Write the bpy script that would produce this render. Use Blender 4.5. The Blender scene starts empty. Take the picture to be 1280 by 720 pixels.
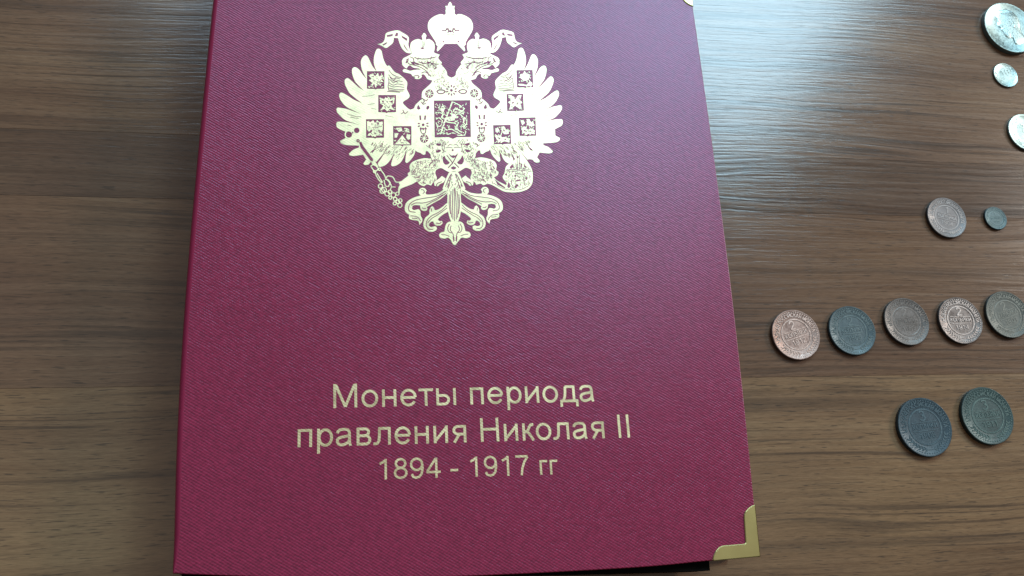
import bpy, bmesh, math, random
from mathutils import Vector, Matrix
from mathutils.geometry import tessellate_polygon
random.seed(7)
MM = 0.001
scene = bpy.context.scene
C = scene.collection

# ------------------------------------------------------------------ camera
cam_d = bpy.data.cameras.new('camera')
cam_d.sensor_width = 36.0
cam_d.lens = 36.0 * 1184.0 / 1280.0
cam_d.clip_start = 0.005
cam_d.clip_end = 50.0
cam = bpy.data.objects.new('camera', cam_d)
C.objects.link(cam)
cam.matrix_world = Matrix(((0.98094, -0.06149, -0.18434, 0.0),
                           (0.0, 0.94861, -0.31643, 0.0),
                           (0.19433, 0.31040, 0.93053, 0.39326),
                           (0, 0, 0, 1)))
scene.camera = cam

# ------------------------------------------------------------------ room light
world = bpy.data.worlds.new('World')
scene.world = world
world.use_nodes = True
wnt = world.node_tree
bg = wnt.nodes['Background']
# the room: pale ceiling overhead, dimmer walls towards the horizon
wtc = wnt.nodes.new('ShaderNodeTexCoord'); wsx = wnt.nodes.new('ShaderNodeSeparateXYZ'); wrp = wnt.nodes.new('ShaderNodeValToRGB')
wnt.links.new(wtc.outputs['Generated'], wsx.inputs[0]); wnt.links.new(wsx.outputs['Z'], wrp.inputs[0])
wrp.color_ramp.elements[0].position = 0.0; wrp.color_ramp.elements[0].color = (0.045, 0.043, 0.042, 1)
wrp.color_ramp.elements[1].position = 1.0; wrp.color_ramp.elements[1].color = (0.46, 0.44, 0.41, 1)
wmid = wrp.color_ramp.elements.new(0.78); wmid.color = (0.17, 0.163, 0.157, 1)
wnt.links.new(wrp.outputs[0], bg.inputs['Color'])
bg.inputs['Strength'].default_value = 1.0

def window_light(name, loc, aim, sx, sy, power, col):
    d = bpy.data.lights.new(name, 'AREA')
    d.shape = 'RECTANGLE'; d.size = sx; d.size_y = sy
    d.energy = power; d.color = col
    o = bpy.data.objects.new(name, d); C.objects.link(o)
    o.location = loc
    o.rotation_euler = (Vector(aim) - Vector(loc)).to_track_quat('-Z', 'Y').to_euler()
    return o
window_light('window_daylight', (0.90, 1.66, 1.52), (0.16, 0.2, 0.0), 0.84, 0.94, 43.0, (0.52, 0.82, 1.0))
window_light('far_window_daylight', (-0.10, 1.84, 1.50), (0.0, 0.25, 0.0), 0.95, 0.85, 15.0, (0.55, 0.80, 1.0))
window_light('side_window_daylight', (2.06, 0.95, 1.15), (0.2, 0.15, 0.0), 0.5, 0.5, 28.0, (1.0, 0.94, 0.87))

vs = scene.view_settings
vs.view_transform = 'Standard'; vs.look = 'None'; vs.exposure = 0.0; vs.gamma = 1.0
vs.use_curve_mapping = False

# ------------------------------------------------------------------ helpers
def link(name, me, parent=None, loc=(0, 0, 0), rotz=0.0):
    o = bpy.data.objects.new(name, me); C.objects.link(o)
    o.location = loc; o.rotation_euler = (0, 0, rotz)
    if parent: o.parent = parent
    return o
def tag(o, label, cat=None, group=None, kind=None):
    o['label'] = label
    if cat: o['category'] = cat
    if group: o['group'] = group
    if kind: o['kind'] = kind
    return o
class MB:
    """collects faces (mm) and links them as one mesh (m)"""
    def __init__(s): s.v = []; s.f = []; s.m = []
    def face(s, idx, mi=0): s.f.append(idx); s.m.append(mi)
    def add(s, pts): n = len(s.v); s.v += [(x*MM, y*MM, z*MM) for x, y, z in pts]; return n
    def plate(s, pts, z, mi=0, z0=None):
        """filled outline at height z, with a skirt down to z0"""
        area = sum(pts[i-1][0]*pts[i][1] - pts[i][0]*pts[i-1][1] for i in range(len(pts)))
        if area < 0: pts = pts[::-1]
        b = s.add([(x, y, z) for x, y in pts]); N = len(pts)
        for t in tessellate_polygon([[Vector((x, y, 0)) for x, y in pts]]):
            a, c, d = (pts[i] for i in t)
            cr = (c[0]-a[0])*(d[1]-a[1]) - (c[1]-a[1])*(d[0]-a[0])
            if abs(cr) < 1e-9: continue
            s.face([b+i for i in (t if cr > 0 else t[::-1])], mi)
        if z0 is not None:
            k = s.add([(x, y, z0) for x, y in pts])
            for i in range(N):
                j = (i+1) % N
                s.face([k+i, k+j, b+j, b+i], mi)
    def ribbon(s, pts, w, z, mi=0, z0=None, closed=False, taper=0.0):
        """stroke of width w along pts at height z; foot at z0, wider by taper each side"""
        N = len(pts)
        if N < 2: return
        L, R = [], []
        for i in range(N):
            if closed: p, q = pts[i-1], pts[(i+1) % N]
            else: p, q = pts[max(i-1, 0)], pts[min(i+1, N-1)]
            dx, dy = q[0]-p[0], q[1]-p[1]
            l = math.hypot(dx, dy) or 1
            nx, ny = -dy/l, dx/l
            k = 1.0
            if closed or 0 < i < N-1:
                a = pts[i-1]; ex, ey = pts[i][0]-a[0], pts[i][1]-a[1]
                el = math.hypot(ex, ey) or 1
                k = min(1.6, 1/max(0.35, abs((-ey*nx + ex*ny)/el)))
            L.append((pts[i][0]+nx*w/2*k, pts[i][1]+ny*w/2*k, nx, ny)); R.append((pts[i][0]-nx*w/2*k, pts[i][1]-ny*w/2*k, -nx, -ny))
        a = s.add([(x, y, z) for x, y, _, _ in L]); b = s.add([(x, y, z) for x, y, _, _ in R])
        M = N if closed else N-1
        for i in range(M):
            j = (i+1) % N
            s.face([a+i, b+i, b+j, a+j], mi)
        if z0 is not None:
            c = s.add([(x+nx*taper, y+ny*taper, z0) for x, y, nx, ny in L]); d = s.add([(x+nx*taper, y+ny*taper, z0) for x, y, nx, ny in R])
            for i in range(M):
                j = (i+1) % N
                s.face([c+i, a+i, a+j, c+j], mi); s.face([b+i, d+i, d+j, b+j], mi)
            if not closed:
                s.face([a, c, d, b], mi); s.face([b+N-1, d+N-1, c+N-1, a+N-1], mi)
    def build(s, name, mats, parent=None, smooth=False, **kw):
        me = bpy.data.meshes.new(name)
        me.from_pydata(s.v, [], s.f)
        for m in mats: me.materials.append(m)
        me.polygons.foreach_set('material_index', s.m)
        if smooth: me.polygons.foreach_set('use_smooth', [True]*len(s.f))
        me.update()
        return link(name, me, parent, **kw)
def parse(t): return [tuple(map(float, p.split(','))) for p in t.split()]

# ------------------------------------------------------------------ materials
def newmat(name):
    m = bpy.data.materials.new(name); m.use_nodes = True
    nt = m.node_tree
    return m, nt, nt.nodes['Principled BSDF']
def node(nt, typ, **kw):
    n = nt.nodes.new(typ)
    for k, v in kw.items():
        if k.startswith('i_'): n.inputs[k[2:].replace('_', ' ')].default_value = v
        else: setattr(n, k, v)
    return n
def ramp(nt, src, stops, interp='LINEAR'):
    r = nt.nodes.new('ShaderNodeValToRGB'); r.color_ramp.interpolation = interp
    els = r.color_ramp.elements
    while len(els) < len(stops): els.new(0.5)
    for e, (p, c) in zip(els, stops):
        e.position = p; e.color = c if len(c) == 4 else (*c, 1)
    nt.links.new(src, r.inputs[0]); return r
def mix(nt, fac, a, b, mode='MIX'):
    m = nt.nodes.new('ShaderNodeMix'); m.data_type = 'RGBA'; m.blend_type = mode
    for sock, val in ((m.inputs[0], fac), (m.inputs[6], a), (m.inputs[7], b)):
        if isinstance(val, (int, float)): sock.default_value = val
        elif isinstance(val, tuple): sock.default_value = val if len(val) == 4 else (*val, 1)
        else: nt.links.new(val, sock)
    return m.outputs[2]
def math_n(nt, op, a, b=None):
    m = nt.nodes.new('ShaderNodeMath'); m.operation = op
    for i, v in enumerate((a, b)):
        if v is None: continue
        if isinstance(v, (int, float)): m.inputs[i].default_value = v
        else: nt.links.new(v, m.inputs[i])
    return m.outputs[0]
def noise(nt, vec, scale, detail=4, rough=0.5, dist=0.0):
    n = node(nt, 'ShaderNodeTexNoise')
    n.inputs['Scale'].default_value = scale; n.inputs['Detail'].default_value = detail
    n.inputs['Roughness'].default_value = rough; n.inputs['Distortion'].default_value = dist
    nt.links.new(vec, n.inputs['Vector']); return n.outputs['Fac']
def mapping(nt, vec, scale=(1, 1, 1), rot=(0, 0, 0), loc=(0, 0, 0)):
    n = node(nt, 'ShaderNodeMapping')
    n.inputs['Scale'].default_value = scale; n.inputs['Rotation'].default_value = rot; n.inputs['Location'].default_value = loc
    nt.links.new(vec, n.inputs['Vector']); return n.outputs[0]

def wood_mat():
    m, nt, b = newmat('walnut_laminate')
    tc = node(nt, 'ShaderNodeTexCoord'); oi = node(nt, 'ShaderNodeObjectInfo')
    off = node(nt, 'ShaderNodeVectorMath', operation='SCALE'); off.inputs[0].default_value = (3.1, 7.7, 1.3)
    nt.links.new(oi.outputs['Random'], off.inputs['Scale'])
    add = node(nt, 'ShaderNodeVectorMath', operation='ADD')
    nt.links.new(tc.outputs['Object'], add.inputs[0]); nt.links.new(off.outputs[0], add.inputs[1])
    v = add.outputs[0]
    # gentle waviness of the grain
    warp = noise(nt, mapping(nt, v, (5, 14, 1)), 1.0, 2)
    wv = node(nt, 'ShaderNodeVectorMath', operation='ADD')
    cmb = node(nt, 'ShaderNodeCombineXYZ'); nt.links.new(math_n(nt, 'MULTIPLY', math_n(nt, 'SUBTRACT', warp, 0.5), 0.016), cmb.inputs['Y'])
    nt.links.new(v, wv.inputs[0]); nt.links.new(cmb.outputs[0], wv.inputs[1])
    v = wv.outputs[0]
    broad = noise(nt, mapping(nt, v, (1.6, 34, 1)), 1.0, 4, 0.55)
    mid = noise(nt, mapping(nt, v, (7, 190, 1)), 1.0, 5, 0.6)
    fine = noise(nt, mapping(nt, v, (16, 850, 1)), 1.0, 4, 0.65)
    patch = noise(nt, mapping(nt, v, (7, 13, 1)), 1.0, 3)
    g = math_n(nt, 'ADD', math_n(nt, 'MULTIPLY', broad, 0.50), math_n(nt, 'MULTIPLY', mid, 0.24))
    g = math_n(nt, 'ADD', g, math_n(nt, 'MULTIPLY', fine, 0.26))
    col = ramp(nt, g, [(0.33, (0.094, 0.046, 0.028)), (0.44, (0.148, 0.079, 0.046)), (0.53, (0.180, 0.100, 0.059)), (0.66, (0.222, 0.130, 0.076))])
    tint = ramp(nt, patch, [(0.3, (0.84, 0.82, 0.84)), (0.7, (1.10, 1.08, 0.98))])
    c1 = mix(nt, 1.0, col.outputs[0], tint.outputs[0], 'MULTIPLY')
    # board to board tone
    at = node(nt, 'ShaderNodeAttribute', attribute_type='OBJECT', attribute_name='tone')
    c1 = mix(nt, 1.0, c1, at.outputs['Vector'], 'MULTIPLY')
    # dark vein streaks
    vein = noise(nt, mapping(nt, v, (3.0, 120, 1), loc=(1.7, 0.4, 0)), 1.0, 3, 0.5)
    vm = ramp(nt, vein, [(0.58, (0, 0, 0)), (0.68, (1, 1, 1))])
    c1 = mix(nt, math_n(nt, 'MULTIPLY', vm.outputs[0], 0.4), c1, (0.040, 0.025, 0.018))
    # thin growth lines
    ln = noise(nt, mapping(nt, v, (2.6, 210, 1), loc=(4.1, 0.7, 0)), 1.0, 2, 0.45)
    lm = ramp(nt, ln, [(0.455, (0, 0, 0)), (0.492, (1, 1, 1)), (0.508, (1, 1, 1)), (0.545, (0, 0, 0))])
    lk = ramp(nt, noise(nt, mapping(nt, v, (9, 60, 1), loc=(0.1, 3.7, 0)), 1.0, 2), [(0.40, (0, 0, 0)), (0.60, (1, 1, 1))])
    c1 = mix(nt, math_n(nt, 'MULTIPLY', math_n(nt, 'MULTIPLY', lm.outputs[0], lk.outputs[0]), 0.65), c1, (0.040, 0.024, 0.017))
    # open pores: short dashes along the grain
    pore = noise(nt, mapping(nt, v, (130, 2100, 1), loc=(0.3, 0.9, 0)), 1.0, 2, 0.5)
    pm = ramp(nt, pore, [(0.60, (0, 0, 0)), (0.68, (1, 1, 1))])
    c1 = mix(nt, math_n(nt, 'MULTIPLY', pm.outputs[0], 0.66), c1, (0.035, 0.024, 0.018))
    fib = ramp(nt, noise(nt, mapping(nt, v, (220, 3000, 1), loc=(5.3, 1.9, 0)), 1.0, 3, 0.6), [(0.3, (0.80,)*3), (0.7, (1.18,)*3)])
    c1 = mix(nt, 1.0, c1, fib.outputs[0], 'MULTIPLY')
    nt.links.new(c1, b.inputs['Base Color'])
    # embossed grain
    emb = noise(nt, mapping(nt, v, (34, 620, 1), loc=(2.3, 0.2, 0)), 1.0, 3, 0.55)
    eh = ramp(nt, emb, [(0.40, (0, 0, 0)), (0.56, (1, 1, 1))])
    h = math_n(nt, 'SUBTRACT', eh.outputs[0], math_n(nt, 'MULTIPLY', pm.outputs[0], 0.25))
    h = math_n(nt, 'SUBTRACT', h, math_n(nt, 'MULTIPLY', lm.outputs[0], 0.5))
    bp = node(nt, 'ShaderNodeBump'); bp.inputs['Strength'].default_value = 0.27; bp.inputs['Distance'].default_value = 0.00007
    nt.links.new(h, bp.inputs['Height']); nt.links.new(bp.outputs[0], b.inputs['Normal'])
    rr = ramp(nt, fine, [(0.3, (0.14,)*3), (0.7, (0.23,)*3)])
    nt.links.new(rr.outputs[0], b.inputs['Roughness'])
    b.inputs['Specular IOR Level'].default_value = 0.62
    return m

def cover_mat(name='burgundy_bookcloth', weave=True):
    m, nt, b = newmat(name)
    tc = node(nt, 'ShaderNodeTexCoord'); v = tc.outputs['Object']
    blot = noise(nt, v, 55, 3)
    col = ramp(nt, blot, [(0.3, (0.246, 0.0135, 0.047)), (0.7, (0.264, 0.0155, 0.052))])
    hs = []
    for ang, per in ((math.radians(-60), 0.00098), (math.radians(50), 0.00103)):
        w = node(nt, 'ShaderNodeTexWave', wave_type='BANDS', bands_direction='X', wave_profile='SIN')
        w.inputs['Scale'].default_value = 2*math.pi/(20*per); w.inputs['Distortion'].default_value = 2.2
        w.inputs['Detail'].default_value = 2.5; w.inputs['Detail Scale'].default_value = 0.6
        nt.links.new(mapping(nt, v, rot=(0, 0, ang)), w.inputs['Vector'])
        hs.append(w.outputs['Fac'])
    for ang in (math.radians(-60), math.radians(50)):       # uneven threads
        nn = noise(nt, mapping(nt, mapping(nt, v, rot=(0, 0, ang)), (1150, 400, 1)), 1.0, 2, 0.5)
        hs.append(ramp(nt, nn, [(0.36, (0, 0, 0)), (0.64, (1, 1, 1))]).outputs[0])
    mod = ramp(nt, noise(nt, v, 260, 2), [(0.3, (0.84,)*3), (0.7, (1,)*3)])
    h = math_n(nt, 'ADD', math_n(nt, 'MULTIPLY', hs[0], 0.42), math_n(nt, 'MULTIPLY', hs[1], 0.20))
    h = math_n(nt, 'ADD', h, math_n(nt, 'ADD', math_n(nt, 'MULTIPLY', hs[2], 0.26), math_n(nt, 'MULTIPLY', hs[3], 0.16)))
    h = math_n(nt, 'MULTIPLY', h, mod.outputs[0])
    if weave:
        dk = ramp(nt, h, [(0.14, (0.52,)*3), (0.78, (1.16,)*3)])
        nt.links.new(mix(nt, 1.0, col.outputs[0], dk.outputs[0], 'MULTIPLY'), b.inputs['Base Color'])
    else: nt.links.new(col.outputs[0], b.inputs['Base Color'])
    bp = node(nt, 'ShaderNodeBump'); bp.inputs['Strength'].default_value = 0.66 if weave else 0.12; bp.inputs['Distance'].default_value = 0.00016
    nt.links.new(h, bp.inputs['Height']); nt.links.new(bp.outputs[0], b.inputs['Normal'])
    b.inputs['Roughness'].default_value = 0.31
    b.inputs['Specular IOR Level'].default_value = 0.62
    b.inputs['Specular Tint'].default_value = (0.70, 0.72, 1.0, 1)
    return m

def metal_mat(name, col, rough, scratch=0.06, scale=900, metallic=1.0):
    m, nt, b = newmat(name)
    tc = node(nt, 'ShaderNodeTexCoord'); v = tc.outputs['Object']
    n = noise(nt, v, scale, 4, 0.6)
    r = ramp(nt, n, [(0.3, (max(0.02, rough-scratch),)*3), (0.7, (rough+scratch,)*3)])
    nt.links.new(r.outputs[0], b.inputs['Roughness'])
    b.inputs['Base Color'].default_value = (*col, 1); b.inputs['Metallic'].default_value = metallic
    bp = node(nt, 'ShaderNodeBump'); bp.inputs['Strength'].default_value = 0.12; bp.inputs['Distance'].default_value = 0.00005
    nt.links.new(n, bp.inputs['Height']); nt.links.new(bp.outputs[0], b.inputs['Normal'])
    return m

def foil_mat(name, col):
    """hot foil pressed into the cloth: the weave and small pressure differences show through"""
    m, nt, b = newmat(name)
    v = node(nt, 'ShaderNodeTexCoord').outputs['Object']
    press = noise(nt, v, 170, 3, 0.6); grain = noise(nt, v, 1900, 3, 0.6)
    hs = []
    for ang, per in ((math.radians(-60), 0.00098), (math.radians(50), 0.00103)):
        w = node(nt, 'ShaderNodeTexWave', wave_type='BANDS', bands_direction='X', wave_profile='SIN')
        w.inputs['Scale'].default_value = 2*math.pi/(20*per); w.inputs['Distortion'].default_value = 2.2
        nt.links.new(mapping(nt, v, rot=(0, 0, ang)), w.inputs['Vector']); hs.append(w.outputs['Fac'])
    h = math_n(nt, 'ADD', math_n(nt, 'ADD', hs[0], math_n(nt, 'MULTIPLY', hs[1], 0.6)), grain)
    bp = node(nt, 'ShaderNodeBump'); bp.inputs['Strength'].default_value = 0.16; bp.inputs['Distance'].default_value = 0.00012
    nt.links.new(h, bp.inputs['Height']); nt.links.new(bp.outputs[0], b.inputs['Normal'])
    c = ramp(nt, math_n(nt, 'ADD', math_n(nt, 'MULTIPLY', press, 0.6), math_n(nt, 'MULTIPLY', grain, 0.4)), [(0.33, tuple(x*0.72 for x in col)), (0.55, col)])
    nt.links.new(c.outputs[0], b.inputs['Base Color'])
    nt.links.new(ramp(nt, press, [(0.3, (0.34,)*3), (0.7, (0.46,)*3)]).outputs[0], b.inputs['Roughness'])
    b.inputs['Metallic'].default_value = 1.0
    return m

def patina_mat(name, cols, rough, metallic, seed, bump=0.5):
    """worn coin metal: blotches of bare metal and patina, pitting"""
    m, nt, b = newmat(name)
    tc = node(nt, 'ShaderNodeTexCoord'); v = mapping(nt, tc.outputs['Object'], loc=(seed*0.37, seed*0.11, 0))
    a = noise(nt, v, 190, 5, 0.62); f = noise(nt, v, 1300, 4, 0.6); big = noise(nt, v, 75, 3)
    g = math_n(nt, 'ADD', math_n(nt, 'MULTIPLY', a, 0.5), math_n(nt, 'ADD', math_n(nt, 'MULTIPLY', big, 0.25), math_n(nt, 'MULTIPLY', f, 0.25)))
    st = [(0.36 + 0.28*i/(len(cols)-1), c) for i, c in enumerate(cols)]
    nt.links.new(ramp(nt, g, st).outputs[0], b.inputs['Base Color'])
    nt.links.new(ramp(nt, f, [(0.3, (max(.05, rough-.1),)*3), (0.7, (rough+.12,)*3)]).outputs[0], b.inputs['Roughness'])
    b.inputs['Metallic'].default_value = metallic
    bp = node(nt, 'ShaderNodeBump'); bp.inputs['Strength'].default_value = bump; bp.inputs['Distance'].default_value = 0.00008
    nt.links.new(math_n(nt, 'ADD', f, a), bp.inputs['Height']); nt.links.new(bp.outputs[0], b.inputs['Normal'])
    return m

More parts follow.
